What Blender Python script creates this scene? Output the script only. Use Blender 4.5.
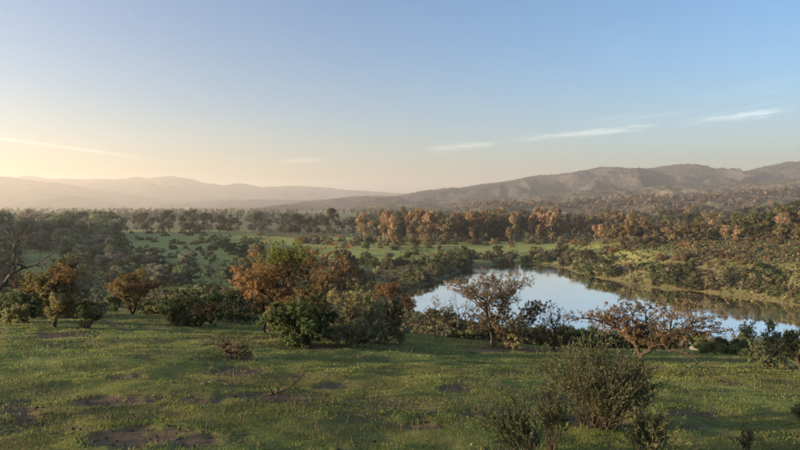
import bpy, math, random
import numpy as np
from mathutils import Vector

for o in list(bpy.data.objects):
    bpy.data.objects.remove(o, do_unlink=True)
SC = bpy.context.scene
COL = SC.collection
R = math.radians

# ------------------------------------------------------------------ camera
CAM_Z = 26.0                    # water level of the pond is z = 0
F_PX, CX, CY = 582.0, 400.0, 225.0
PITCH = math.atan(20.0 / F_PX)  # the horizon lies 20 px above the middle
cam = bpy.data.cameras.new('camera')
cam.sensor_width = 36.0
cam.lens = F_PX / 800.0 * 36.0
cam.clip_start = 0.1
cam.clip_end = 120000.0
cam_o = bpy.data.objects.new('camera', cam)
COL.objects.link(cam_o)
cam_o.location = (0, 0, CAM_Z)
cam_o.rotation_euler = (math.pi / 2 - PITCH, 0, 0)
SC.camera = cam_o

# ------------------------------------------------------------------ light
SUN_AZ_LEFT = 105.0              # degrees to the left of the view direction
SUN_EL = 8.0
SUN_STRENGTH = 4.8
SKY_STRENGTH = 0.095
EXPOSURE = 1.82
HAZE_DENSITY = 1.45e-4

sun_dir = Vector((-math.sin(R(SUN_AZ_LEFT)) * math.cos(R(SUN_EL)),
                  math.cos(R(SUN_AZ_LEFT)) * math.cos(R(SUN_EL)), math.sin(R(SUN_EL))))
sl = bpy.data.lights.new('sun', 'SUN')
sl.energy = SUN_STRENGTH
sl.angle = R(0.53)
sl.color = (1.0, 0.75, 0.49)
so = bpy.data.objects.new('sun', sl)
COL.objects.link(so)
so.rotation_euler = (-sun_dir).to_track_quat('-Z', 'Y').to_euler()
so.location = (-200, 60, 200)

world = bpy.data.worlds.new('World')
SC.world = world
world.use_nodes = True
wn, wl = world.node_tree.nodes, world.node_tree.links
wn.clear()


def wmath(op, a, b=None, c=None):
    n = wn.new('ShaderNodeMath')
    n.operation = op
    for i, v in enumerate((a, b, c)):
        if v is None:
            continue
        if isinstance(v, (int, float)):
            n.inputs[i].default_value = v
        else:
            wl.new(v, n.inputs[i])
    return n.outputs[0]


sky = wn.new('ShaderNodeTexSky')
sky.sky_type = 'NISHITA'
sky.sun_disc = False
sky.sun_elevation = R(SUN_EL)
sky.sun_rotation = R(-SUN_AZ_LEFT)
sky.altitude = 200
sky.air_density = 1.0
sky.dust_density = 3.0
sky.ozone_density = 2.5
bg = wn.new('ShaderNodeBackground')
bg.inputs[1].default_value = SKY_STRENGTH
wo = wn.new('ShaderNodeOutputWorld')
tc = wn.new('ShaderNodeTexCoord')
sep = wn.new('ShaderNodeSeparateXYZ')
wl.new(tc.outputs['Generated'], sep.inputs[0])
# cirrus streaks: coordinates on a far upright plane in front (u right, v up)
yy = wmath('MAXIMUM', sep.outputs[1], 0.02)
U = wmath('DIVIDE', sep.outputs[0], yy)
V = wmath('DIVIDE', sep.outputs[2], yy)
front = wmath('GREATER_THAN', sep.outputs[1], 0.05)


def streak(p0, p1, w, strength, nscale, stretch, thr, total):
    a0 = ((p0[0] - CX) / F_PX, (205 - p0[1]) / F_PX)
    a1 = ((p1[0] - CX) / F_PX, (205 - p1[1]) / F_PX)
    cx, cy = (a0[0] + a1[0]) / 2, (a0[1] + a1[1]) / 2
    L = math.hypot(a1[0] - a0[0], a1[1] - a0[1])
    tx, ty = (a1[0] - a0[0]) / L, (a1[1] - a0[1]) / L
    du, dv = wmath('SUBTRACT', U, cx), wmath('SUBTRACT', V, cy)
    a = wmath('ADD', wmath('MULTIPLY', du, tx), wmath('MULTIPLY', dv, ty))
    b = wmath('ADD', wmath('MULTIPLY', du, -ty), wmath('MULTIPLY', dv, tx))
    cmb = wn.new('ShaderNodeCombineXYZ')
    wl.new(wmath('MULTIPLY', a, nscale / stretch), cmb.inputs[0])
    wl.new(wmath('MULTIPLY', b, nscale), cmb.inputs[1])
    cmb.inputs[2].default_value = p0[0] * 0.37
    nz = wn.new('ShaderNodeTexNoise')
    nz.inputs['Scale'].default_value = 1.0
    nz.inputs['Detail'].default_value = 6.0
    nz.inputs['Roughness'].default_value = 0.65
    nz.inputs['Distortion'].default_value = 0.6
    wl.new(cmb.outputs[0], nz.inputs['Vector'])
    mr = wn.new('ShaderNodeMapRange')
    mr.interpolation_type = 'SMOOTHSTEP'
    wl.new(nz.outputs[0], mr.inputs[0])
    mr.inputs[1].default_value = thr
    mr.inputs[2].default_value = thr + 0.3
    q = wmath('DIVIDE', b, w / F_PX)
    g = wmath('EXPONENT', wmath('MULTIPLY', wmath('MULTIPLY', q, q), -1.0))
    e = wmath('ABSOLUTE', wmath('DIVIDE', a, L / 2))
    me = wn.new('ShaderNodeMapRange')
    me.interpolation_type = 'SMOOTHSTEP'
    wl.new(e, me.inputs[0])
    me.inputs[1].default_value = 0.35
    me.inputs[2].default_value = 1.0
    me.inputs[3].default_value = 1.0
    me.inputs[4].default_value = 0.0
    m = wmath('MULTIPLY', wmath('MULTIPLY', g, me.outputs[0]), wmath('MULTIPLY', mr.outputs[0], strength))
    return m if total is None else wmath('ADD', total, m)


tot = None
for args in (((-60, 130), (172, 162), 1.3, 0.8, 60, 9, 0.2),
             ((278, 161.5), (328, 159.5), 1.6, 0.9, 120, 8, 0.25),
             ((416, 151.5), (502, 142.5), 2.6, 1.2, 150, 9, 0.33),
             ((498, 141), (652, 128), 2.6, 1.2, 150, 12, 0.36),
             ((575, 133), (665, 126), 3.4, 1.0, 170, 6, 0.44),
             ((670, 127), (806, 108), 4.2, 1.2, 140, 9, 0.42),
             ((690, 122), (796, 110), 2.6, 1.0, 160, 8, 0.38),
             ((540, 135), (830, 84), 12.0, 0.42, 90, 14, 0.42),
             ((600, 60), (640, 40), 14.0, 0.12, 60, 4, 0.40)):
    tot = streak(*args, tot)
tot = wmath('MULTIPLY', tot, front)
mix = wn.new('ShaderNodeMix')
mix.data_type = 'RGBA'
mix.blend_type = 'ADD'
wl.new(tot, mix.inputs[0])
wb = wn.new('ShaderNodeMix')          # the camera's white balance for the sky light
wb.data_type = 'RGBA'
wb.blend_type = 'MULTIPLY'
wb.inputs[0].default_value = 1.0
vib = wn.new('ShaderNodeHueSaturation')   # the camera's colour rendering, alike over the whole sky
vib.inputs['Saturation'].default_value = 1.22
wl.new(sky.outputs[0], vib.inputs['Color'])
wl.new(vib.outputs[0], wb.inputs[6])
wb.inputs[7].default_value = (0.95, 0.91, 0.95, 1)
wl.new(wb.outputs[2], mix.inputs[6])
mix.inputs[7].default_value = (1.2, 1.05, 0.88, 1)
wl.new(mix.outputs[2], bg.inputs[0])
wl.new(bg.outputs[0], wo.inputs[0])

SC.view_settings.view_transform = 'Standard'
SC.view_settings.look = 'None'
SC.view_settings.gamma = 1.0
SC.view_settings.use_curve_mapping = False
SC.view_settings.exposure = EXPOSURE
SC.render.engine = 'CYCLES'
SC.cycles.use_denoising = True
SC.cycles.denoiser = 'OPENIMAGEDENOISE'
SC.cycles.max_bounces = 6
SC.cycles.diffuse_bounces = 2
SC.cycles.glossy_bounces = 2
SC.cycles.transmission_bounces = 2
SC.cycles.volume_bounces = 1
SC.cycles.transparent_max_bounces = 4
SC.cycles.sample_clamp_indirect = 8.0

# ------------------------------------------------------------------ noise
_rs = np.random.RandomState(11)
_TAB = _rs.rand(256, 256)


def vnoise(x, y, seed=0):
    x = np.asarray(x, float) + seed * 17.31
    y = np.asarray(y, float) + seed * 41.77
    xi, yi = np.floor(x).astype(int), np.floor(y).astype(int)
    fx, fy = x - xi, y - yi
    fx, fy = fx * fx * (3 - 2 * fx), fy * fy * (3 - 2 * fy)
    a = _TAB[xi & 255, yi & 255]
    b = _TAB[(xi + 1) & 255, yi & 255]
    c = _TAB[xi & 255, (yi + 1) & 255]
    d = _TAB[(xi + 1) & 255, (yi + 1) & 255]
    return (a * (1 - fx) + b * fx) * (1 - fy) + (c * (1 - fx) + d * fx) * fy


def fbm(x, y, octv=4, seed=0, gain=0.5):
    s, a, t = 0.0, 1.0, 0.0
    for k in range(octv):
        s = s + a * (vnoise(x * 2 ** k, y * 2 ** k, seed + k * 3) - 0.5)
        t += a
        a *= gain
    return s / t * 2.0      # about -1..1


def sstep(a, b, x):
    t = np.clip((x - a) / (b - a), 0, 1)
    return t * t * (3 - 2 * t)


# ------------------------------------------------------------------ pixel -> direction
cp, sp_ = math.cos(PITCH), math.sin(PITCH)


def px_dir(px, py):
    a = (np.asarray(px, float) - CX) / F_PX
    b = -(np.asarray(py, float) - CY) / F_PX
    # camera looks along +y, pitched down
    return a, cp + b * sp_, -sp_ + b * cp


def to_px(X, Y, Z):
    z = Z - CAM_Z
    dpt = Y * cp - z * sp_
    up = Y * sp_ + z * cp
    dpt = np.where(dpt > 0.1, dpt, 0.1)
    return CX + F_PX * X / dpt, CY - F_PX * up / dpt


def at_level(px, py, z):
    dx, dy, dz = px_dir(px, py)
    t = (z - CAM_Z) / dz
    return dx * t, dy * t


# ------------------------------------------------------------------ terrain
POND_PX = [(412, 300), (425, 287), (448, 278), (470, 268), (500, 265), (530, 264), (560, 268), (585, 276), (620, 282),
           (660, 288), (700, 292), (747, 297), (800, 306), (860, 316), (930, 328), (960, 350), (900, 356), (800, 352), (720, 347),
           (640, 342), (560, 336), (480, 328), (430, 316)]
_p = np.array([at_level(a, b, 0.0) for a, b in POND_PX], float)
# round the outline and roughen it
_m = []
for k in range(len(_p)):
    p0, p1, p2, p3 = _p[k - 1], _p[k], _p[(k + 1) % len(_p)], _p[(k + 2) % len(_p)]
    for t in np.linspace(0, 1, 9)[:-1]:
        _m.append(0.5 * ((2 * p1) + (-p0 + p2) * t + (2 * p0 - 5 * p1 + 4 * p2 - p3) * t * t + (-p0 + 3 * p1 - 3 * p2 + p3) * t ** 3))
POND = np.array(_m)
POND = POND + np.stack([fbm(POND[:, 0] / 14, POND[:, 1] / 14, 3, 5), fbm(POND[:, 0] / 14, POND[:, 1] / 14, 3, 9)], 1) * 3.0


def pond_sdf(x, y):
    x, y = np.asarray(x, float).ravel(), np.asarray(y, float).ravel()
    d = np.full(x.shape, 1e9)
    inside = np.zeros(x.shape, bool)
    A = POND
    B = np.roll(POND, -1, 0)
    for (ax, ay), (bx, by) in zip(A, B):
        ex, ey = bx - ax, by - ay
        t = np.clip(((x - ax) * ex + (y - ay) * ey) / (ex * ex + ey * ey + 1e-9), 0, 1)
        d = np.minimum(d, np.hypot(x - ax - t * ex, y - ay - t * ey))
        c = ((ay > y) != (by > y)) & (x < (bx - ax) * (y - ay) / (by - ay + 1e-12) + ax)
        inside ^= c
    return np.where(inside, -d, d)


PB = (POND[:, 0].min() - 40, POND[:, 0].max() + 40, POND[:, 1].min() - 40, POND[:, 1].max() + 40)


def base_height(x, y):
    x, y = np.asarray(x, float), np.asarray(y, float)
    sh = x.shape
    x, y = np.atleast_1d(x).astype(float).ravel(), np.atleast_1d(y).astype(float).ravel()
    th = np.tanh(x / 12.0)
    s = 0.180 + np.where(th < 0, 0.0425, 0.033) * th
    brow = 38.0 + 3.0 * fbm(x / 20.0, y * 0 + 3.3, 2, 4)
    yb = np.maximum(y, -40)
    k = CAM_Z - 1.6 - s * yb - 0.006 * np.maximum(0, y - brow) ** 2
    k = np.where(y > 160, -50, k)
    k = k - 0.002 * np.maximum(0, np.abs(x) - 45) ** 2
    r = np.hypot(x, y)
    plain = 1.2 + 0.9 * fbm(x / 90, y / 90, 3, 2) + 6.0 * fbm(x / 900, y / 900, 3, 8) * sstep(500, 1500, r)
    u = x / np.maximum(y, 20.0)
    plain = plain + 40.0 * sstep(0.46, 0.95, u) * sstep(150, 430, y) * (1 - 0.6 * sstep(500, 1500, y))
    bk = 8.0 * sstep(0.24, 0.42, u) * sstep(125, 150, y) * (1 - sstep(320, 420, y))
    plain = plain + bk
    # highland added to the left, outside the picture, shaped to shade the left wood
    dl = x + 0.95 * y + 112.0
    H = 28 + 25 * sstep(70, 260, y) - 70 * sstep(620, 1100, y)
    hl = np.maximum(H, 0) * sstep(70, -70, dl + 12 * fbm(x / 60, y / 60, 3, 21)) * sstep(-260, -120, y)
    plain = plain + hl
    # soft maximum of knoll and plain
    w = 2.5
    m = np.maximum(k, plain)
    z = m + w * np.log(np.exp((k - m) / w) + np.exp((plain - m) / w)) - w * 0.0
    # pond
    sel = (x > PB[0]) & (x < PB[1]) & (y > PB[2]) & (y < PB[3])
    if sel.any():
        d = pond_sdf(x[sel], y[sel])
        zs = z[sel]
        zs = zs - bk[sel] * (1 - sstep(0.0, 24.0, d))
        bank = np.where(d < 0, -0.25 + np.maximum(d, -8) * 0.2, zs * sstep(-1.0, 5.0, d) - 0.15 * (1 - sstep(0, 3, d)))
        z = z.copy()
        z[sel] = bank
    return z.reshape(sh)


def height(x, y):
    x, y = np.asarray(x, float), np.asarray(y, float)
    z = base_height(x, y)
    r = np.hypot(x, y)
    near = 1 - sstep(50, 90, r)
    z = z + near * (0.13 * fbm(x / 5.0, y / 5.0, 3, 31) + 0.07 * fbm(x / 1.1, y / 1.1, 3, 33))
    return z


_ts = np.geomspace(2.5, 6000, 1400)


def hit(px, py):
    dx, dy, dz = px_dir(px, py)
    X, Y, Z = dx * _ts, dy * _ts, CAM_Z + dz * _ts
    h = height(X, Y)
    b = np.nonzero(Z < h)[0]
    if len(b) == 0:
        return float(X[-1]), float(Y[-1]), float(h[-1])
    i = b[0]
    if i > 0:
        f0, f1 = Z[i - 1] - h[i - 1], Z[i] - h[i]
        t = f0 / (f0 - f1)
        x, y = X[i - 1] + t * (X[i] - X[i - 1]), Y[i - 1] + t * (Y[i] - Y[i - 1])
    else:
        x, y = X[0], Y[0]
    return float(x), float(y), float(height(x, y))


# ------------------------------------------------------------------ mesh helpers
def mesh_np(name, verts, faces, tint=None, smooth=False):
    """verts (n,3); faces: (m,k) array of equal-sized faces."""
    me = bpy.data.meshes.new(name)
    verts = np.ascontiguousarray(verts, np.float32)
    faces = np.ascontiguousarray(faces, np.int32)
    m, k = faces.shape
    me.vertices.add(len(verts))
    me.vertices.foreach_set('co', verts.ravel())
    me.loops.add(m * k)
    me.loops.foreach_set('vertex_index', faces.ravel())
    me.polygons.add(m)
    me.polygons.foreach_set('loop_start', np.arange(0, m * k, k, dtype=np.int32))
    me.polygons.foreach_set('loop_total', np.full(m, k, np.int32))
    if smooth:
        me.polygons.foreach_set('use_smooth', np.ones(m, bool))
    if tint is not None:
        at = me.color_attributes.new('tint', 'FLOAT_COLOR', 'POINT')
        c = np.ones((len(verts), 4), np.float32)
        c[:, :3] = np.minimum(np.asarray(tint) * 1.7, 0.6)
        at.data.foreach_set('color', c.ravel())
    me.update(calc_edges=True)
    me.validate()
    return me


def new_obj(name, me, mat=None, parent=None):
    o = bpy.data.objects.new(name, me)
    COL.objects.link(o)
    if mat is not None and me is not None and len(me.materials) == 0:
        me.materials.append(mat)
    if parent is not None:
        o.parent = parent
    return o


def tag(o, label=None, cat=None, group=None, kind=None):
    if label:
        o['label'] = label
    if cat:
        o['category'] = cat
    if group:
        o['group'] = group
    if kind:
        o['kind'] = kind
    return o


# ------------------------------------------------------------------ materials
def mat_new(name):
    m = bpy.data.materials.new(name)
    m.use_nodes = True
    n = m.node_tree.nodes
    n.clear()
    out = n.new('ShaderNodeOutputMaterial')
    return m, n, m.node_tree.links, out


def ramp(n, stops):
    r = n.new('ShaderNodeValToRGB')
    e = r.color_ramp.elements
    while len(e) > 1:
        e.remove(e[-1])
    e[0].position, e[0].color = stops[0][0], (*stops[0][1], 1)
    for p, c in stops[1:]:
        x = e.new(p)
        x.color = (*c, 1)
    return r


def mixc(n, l, f, a, b, mode='MIX'):
    x = n.new('ShaderNodeMix')
    x.data_type = 'RGBA'
    x.blend_type = mode
    for i, v in ((0, f), (6, a), (7, b)):
        if isinstance(v, (int, float)):
            x.inputs[i].default_value = v
        elif isinstance(v, tuple):
            x.inputs[i].default_value = (*v, 1)
        else:
            l.new(v, x.inputs[i])
    return x.outputs[2]


def noise(n, l, scale, detail=4, rough=0.55, vec=None, dist=0.0):
    t = n.new('ShaderNodeTexNoise')
    t.inputs['Scale'].default_value = scale
    t.inputs['Detail'].default_value = detail
    t.inputs['Roughness'].default_value = rough
    t.inputs['Distortion'].default_value = dist
    if vec is not None:
        l.new(vec, t.inputs['Vector'])
    return t.outputs[0]


def foliage_mat():
    m, n, l, out = mat_new('foliage')
    at = n.new('ShaderNodeAttribute')
    at.attribute_name = 'tint'
    oi = n.new('ShaderNodeObjectInfo')
    c = mixc(n, l, 1.0, at.outputs[0], oi.outputs['Color'], 'MULTIPLY')
    hs = n.new('ShaderNodeHueSaturation')
    mr = n.new('ShaderNodeMapRange')
    l.new(oi.outputs['Random'], mr.inputs[0])
    mr.inputs[3].default_value = 0.75
    mr.inputs[4].default_value = 1.25
    l.new(mr.outputs[0], hs.inputs['Value'])
    l.new(c, hs.inputs['Color'])
    p = n.new('ShaderNodeBsdfPrincipled')
    p.inputs['Roughness'].default_value = 0.6
    p.inputs['Specular IOR Level'].default_value = 0.2
    l.new(hs.outputs[0], p.inputs['Base Color'])
    t = n.new('ShaderNodeBsdfTranslucent')
    l.new(hs.outputs[0], t.inputs[0])
    ms = n.new('ShaderNodeMixShader')
    ms.inputs[0].default_value = 0.45
    l.new(p.outputs[0], ms.inputs[1])
    l.new(t.outputs[0], ms.inputs[2])
    l.new(ms.outputs[0], out.inputs[0])
    return m


def bark_mat(name, c0, c1):
    m, n, l, out = mat_new(name)
    tcn = n.new('ShaderNodeTexCoord')
    v = noise(n, l, 14, 4, 0.6, tcn.outputs['Object'])
    r = ramp(n, [(0.3, c0), (0.7, c1)])
    l.new(v, r.inputs[0])
    p = n.new('ShaderNodeBsdfPrincipled')
    p.inputs['Roughness'].default_value = 0.85
    p.inputs['Specular IOR Level'].default_value = 0.15
    l.new(r.outputs[0], p.inputs['Base Color'])
    b = n.new('ShaderNodeBump')
    b.inputs['Strength'].default_value = 0.5
    b.inputs['Distance'].default_value = 0.02
    l.new(v, b.inputs['Height'])
    l.new(b.outputs[0], p.inputs['Normal'])
    l.new(p.outputs[0], out.inputs[0])
    return m


def ground_mat():
    m, n, l, out = mat_new('ground_meadow')
    geo = n.new('ShaderNodeNewGeometry')
    P = geo.outputs['Position']
    zn = n.new('ShaderNodeAttribute')
    zn.attribute_name = 'zone'
    sx = n.new('ShaderNodeSeparateColor')
    l.new(zn.outputs[0], sx.inputs[0])
    # short grazed turf, seen close
    turf = ramp(n, [(0.28, (0.070, 0.080, 0.026)), (0.46, (0.138, 0.168, 0.046)), (0.62, (0.19, 0.228, 0.062)), (0.8, (0.23, 0.22, 0.10))])
    l.new(noise(n, l, 0.9, 8, 0.68, P, 0.4), turf.inputs[0])
    n2 = noise(n, l, 0.13, 4, 0.6, P)
    r2 = ramp(n, [(0.40, (1, 1, 1)), (0.62, (1.05, 0.80, 0.72))])
    l.new(n2, r2.inputs[0])
    turf_c = mixc(n, l, 1.0, turf.outputs[0], r2.outputs[0], 'MULTIPLY')
    soil = ramp(n, [(0.3, (0.090, 0.062, 0.042)), (0.7, (0.185, 0.130, 0.090))])
    l.new(noise(n, l, 5.0, 7, 0.7, P), soil.inputs[0])
    # valley floor: dry scrub ground and green fields
    scrub = ramp(n, [(0.30, (0.070, 0.082, 0.030)), (0.5, (0.12, 0.125, 0.050)), (0.70, (0.20, 0.165, 0.095))])
    l.new(noise(n, l, 0.035, 8, 0.7, P), scrub.inputs[0])
    field = ramp(n, [(0.25, (0.17, 0.21, 0.056)), (0.5, (0.235, 0.27, 0.076)), (0.75, (0.30, 0.30, 0.10))])
    l.new(noise(n, l, 0.05, 7, 0.65, P), field.inputs[0])
    # far plain: patchwork
    vo = n.new('ShaderNodeTexVoronoi')
    vo.inputs['Scale'].default_value = 0.0028
    l.new(P, vo.inputs['Vector'])
    sv = n.new('ShaderNodeSeparateColor')
    l.new(vo.outputs['Color'], sv.inputs[0])
    patch = ramp(n, [(0.0, (0.07, 0.085, 0.035)), (0.4, (0.14, 0.17, 0.055)), (0.7, (0.20, 0.17, 0.095)), (1.0, (0.11, 0.115, 0.055))])
    l.new(sv.outputs[0], patch.inputs[0])
    far = mixc(n, l, 0.55, scrub.outputs[0], patch.outputs[0])
    # distance classes come from the zone alpha attribute
    za = n.new('ShaderNodeAttribute')
    za.attribute_name = 'reach'
    sr = n.new('ShaderNodeSeparateColor')
    l.new(za.outputs[0], sr.inputs[0])
    c = mixc(n, l, sr.outputs[0], turf_c, scrub.outputs[0])      # beyond the knoll
    c = mixc(n, l, sr.outputs[1], c, far)                        # far plain
    c = mixc(n, l, sx.outputs[0], c, field.outputs[0])
    c = mixc(n, l, sx.outputs[2], c, (0.15, 0.11, 0.068))
    c = mixc(n, l, sx.outputs[1], c, soil.outputs[0])
    p = n.new('ShaderNodeBsdfPrincipled')
    p.inputs['Roughness'].default_value = 0.9
    p.inputs['Specular IOR Level'].default_value = 0.1
    l.new(c, p.inputs['Base Color'])
    b = n.new('ShaderNodeBump')
    b.inputs['Strength'].default_value = 0.8
    b.inputs['Distance'].default_value = 0.12
    l.new(noise(n, l, 3.5, 8, 0.7, P), b.inputs['Height'])
    l.new(b.outputs[0], p.inputs['Normal'])
    l.new(p.outputs[0], out.inputs[0])
    return m


def hill_mat(name, scale, c_dark, c_mid, c_pale, bump_d, seed):
    m, n, l, out = mat_new(name)
    geo = n.new('ShaderNodeNewGeometry')
    mp = n.new('ShaderNodeMapping')
    l.new(geo.outputs['Position'], mp.inputs[0])
    mp.inputs['Location'].default_value = (seed * 77.0, seed * 31.0, 0)
    P = mp.outputs[0]
    big = noise(n, l, scale * 0.12, 5, 0.6, P)
    fine = noise(n, l, scale, 6, 0.75, P)
    ad = n.new('ShaderNodeMath')
    ad.operation = 'ADD'
    l.new(big, ad.inputs[0])
    l.new(fine, ad.inputs[1])
    hf = n.new('ShaderNodeMath')
    hf.operation = 'MULTIPLY'
    hf.inputs[1].default_value = 0.5
    l.new(ad.outputs[0], hf.inputs[0])
    fine2 = noise(n, l, scale * 2.6, 4, 0.7, P)
    a2 = n.new('ShaderNodeMath')
    a2.operation = 'MULTIPLY_ADD'
    l.new(fine2, a2.inputs[0])
    a2.inputs[1].default_value = 0.35
    l.new(hf.outputs[0], a2.inputs[2])
    a3 = n.new('ShaderNodeMath')
    a3.operation = 'SUBTRACT'
    l.new(a2.outputs[0], a3.inputs[0])
    a3.inputs[1].default_value = 0.175
    r = ramp(n, [(0.40, c_dark), (0.50, c_mid), (0.62, c_pale)])  # dark scrub to pale soil, mottled at random by noise
    l.new(a3.outputs[0], r.inputs[0])
    p = n.new('ShaderNodeBsdfPrincipled')
    p.inputs['Roughness'].default_value = 1.0
    p.inputs['Specular IOR Level'].default_value = 0.0
    l.new(r.outputs[0], p.inputs['Base Color'])
    b = n.new('ShaderNodeBump')
    b.inputs['Strength'].default_value = 0.9
    b.inputs['Distance'].default_value = bump_d
    l.new(fine, b.inputs['Height'])
    l.new(b.outputs[0], p.inputs['Normal'])
    l.new(p.outputs[0], out.inputs[0])
    return m


def water_mat():
    m, n, l, out = mat_new('pond_water')
    geo = n.new('ShaderNodeNewGeometry')
    P = geo.outputs['Position']
    p = n.new('ShaderNodeBsdfPrincipled')
    p.inputs['Base Color'].default_value = (0.09, 0.09, 0.075, 1)
    p.inputs['Roughness'].default_value = 0.035
    p.inputs['IOR'].default_value = 1.9
    p.inputs['Specular IOR Level'].default_value = 0.5
    mp = n.new('ShaderNodeMapping')
    l.new(P, mp.inputs[0])
    mp.inputs['Scale'].default_value = (0.5, 1.6, 1)
    nz = noise(n, l, 0.9, 3, 0.5, mp.outputs[0])
    b = n.new('ShaderNodeBump')
    b.inputs['Strength'].default_value = 0.06
    b.inputs['Distance'].default_value = 0.05
    l.new(nz, b.inputs['Height'])
    l.new(b.outputs[0], p.inputs['Normal'])
    g = n.new('ShaderNodeBsdfGlossy')               # still, silty evening water mirrors nearly everything at this low angle
    g.inputs['Color'].default_value = (1.0, 0.98, 0.94, 1)
    mp2 = n.new('ShaderNodeMapping')
    l.new(P, mp2.inputs[0])
    mp2.inputs['Scale'].default_value = (0.012, 0.06, 1)
    rr = n.new('ShaderNodeMapRange')
    l.new(noise(n, l, 1.0, 5, 0.6, mp2.outputs[0]), rr.inputs[0])
    rr.inputs[1].default_value = 0.42
    rr.inputs[2].default_value = 0.62
    rr.inputs[3].default_value = 0.02
    rr.inputs[4].default_value = 0.11
    l.new(rr.outputs[0], g.inputs['Roughness'])
    l.new(b.outputs[0], g.inputs['Normal'])
    ms = n.new('ShaderNodeMixShader')
    ms.inputs[0].default_value = 0.93
    l.new(p.outputs[0], ms.inputs[1])
    l.new(g.outputs[0], ms.inputs[2])
    l.new(ms.outputs[0], out.inputs[0])
    return m


def plain_mat(name, col, rough=0.8):
    m, n, l, out = mat_new(name)
    tcn = n.new('ShaderNodeTexCoord')
    v = noise(n, l, 6, 6, 0.65, tcn.outputs['Object'])
    r = ramp(n, [(0.3, tuple(c * 0.6 for c in col)), (0.7, col)])
    l.new(v, r.inputs[0])
    p = n.new('ShaderNodeBsdfPrincipled')
    p.inputs['Roughness'].default_value = rough
    l.new(r.outputs[0], p.inputs['Base Color'])
    l.new(p.outputs[0], out.inputs[0])
    return m


M_LEAF = foliage_mat()
M_BARK = bark_mat('bark_dark', (0.030, 0.022, 0.016), (0.075, 0.056, 0.042))
M_GREY = bark_mat('bark_grey', (0.06, 0.05, 0.042), (0.15, 0.125, 0.10))
M_GUM = bark_mat('bark_pale', (0.11, 0.085, 0.065), (0.24, 0.19, 0.15))
M_ROCK = plain_mat('pale_stone', (0.22, 0.21, 0.19))

# ------------------------------------------------------------------ ground
FIELDS = [(262, 560, 237.5, 263, 1.0), (470, 700, 242.5, 252.5, 1.0), (95, 262, 230, 262, 1.0), (10, 62, 249, 300, 1.0),
          (100, 262, 262, 303, 0.95), (-40, 120, 285, 312, 0.8), (560, 690, 251, 262, 0.35), (650, 760, 212, 220, 0.5), (540, 640, 214, 222, 0.6)]
SOIL = [(150, 437, 62, 11), (14, 415, 30, 14), (128, 399, 62, 6), (200, 400, 38, 5), (285, 396, 60, 4), (490, 413, 36, 5),
        (700, 412, 42, 4), (120, 376, 20, 3), (455, 388, 22, 4), (600, 421, 55, 7), (690, 427, 30, 4), (335, 385, 22, 4),
        (235, 356, 26, 3), (505, 350, 50, 4), (640, 367, 26, 4), (420, 425, 60, 4), (230, 372, 40, 4), (60, 335, 40, 3), (310, 347, 40, 3),
        (750, 440, 30, 4), (735, 383, 20, 3), (560, 395, 40, 4), (95, 342, 30, 2)]


def zones(X, Y, Z):
    px, py = to_px(X, Y, Z)
    r = np.hypot(X, Y)
    wx = 14 * fbm(px / 30, py / 5, 3, 51)
    wy = 2.6 * fbm(px / 22, py / 6, 3, 57)
    f = np.zeros_like(px)
    for a, b, c, d, s in FIELDS:
        k = sstep(a - 10, a + 8, px + wx) * (1 - sstep(b - 8, b + 10, px + wx)) * sstep(c - 0.8, c + 0.8, py + wy * 0.5) * (1 - sstep(d - 2, d + 2, py + wy))
        f = np.maximum(f, k * s)
    beyond = sstep(70, 110, r) * (Y > 0)
    f = f * beyond
    so = np.zeros_like(px)
    for a, b, c, d in SOIL:
        q = ((px - a) / c) ** 2 + ((py - b) / d) ** 2
        q = q + 1.5 * fbm(X * 1.1, Y * 0.9, 5, 61, 0.65)
        so = np.maximum(so, 0.9 * (1 - sstep(0.25, 1.25, q)))
    patch = sstep(0.12, 0.42, fbm(X / 2.2, Y / 1.6, 6, 71, 0.65)) * 0.6
    so = np.maximum(so, patch) * (1 - sstep(45, 70, r)) * (Y > 0)
    sel = (X > PB[0]) & (X < PB[1]) & (Y > PB[2]) & (Y < PB[3])
    if sel.any():
        d = pond_sdf(X[sel], Y[sel])
        so[sel] = np.maximum(so[sel], 0.25 * (1 - sstep(1.5, 5.0, d + 2.5 * fbm(X[sel] / 6, Y[sel] / 6, 3, 67))))
    dry = 0.45 * sstep(0.05, 0.5, fbm(X / 45, Y / 45, 4, 75)) * sstep(560, 680, px) * (py > 222) * (py < 272) * beyond * (1 - f)
    return f, so, dry


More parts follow.
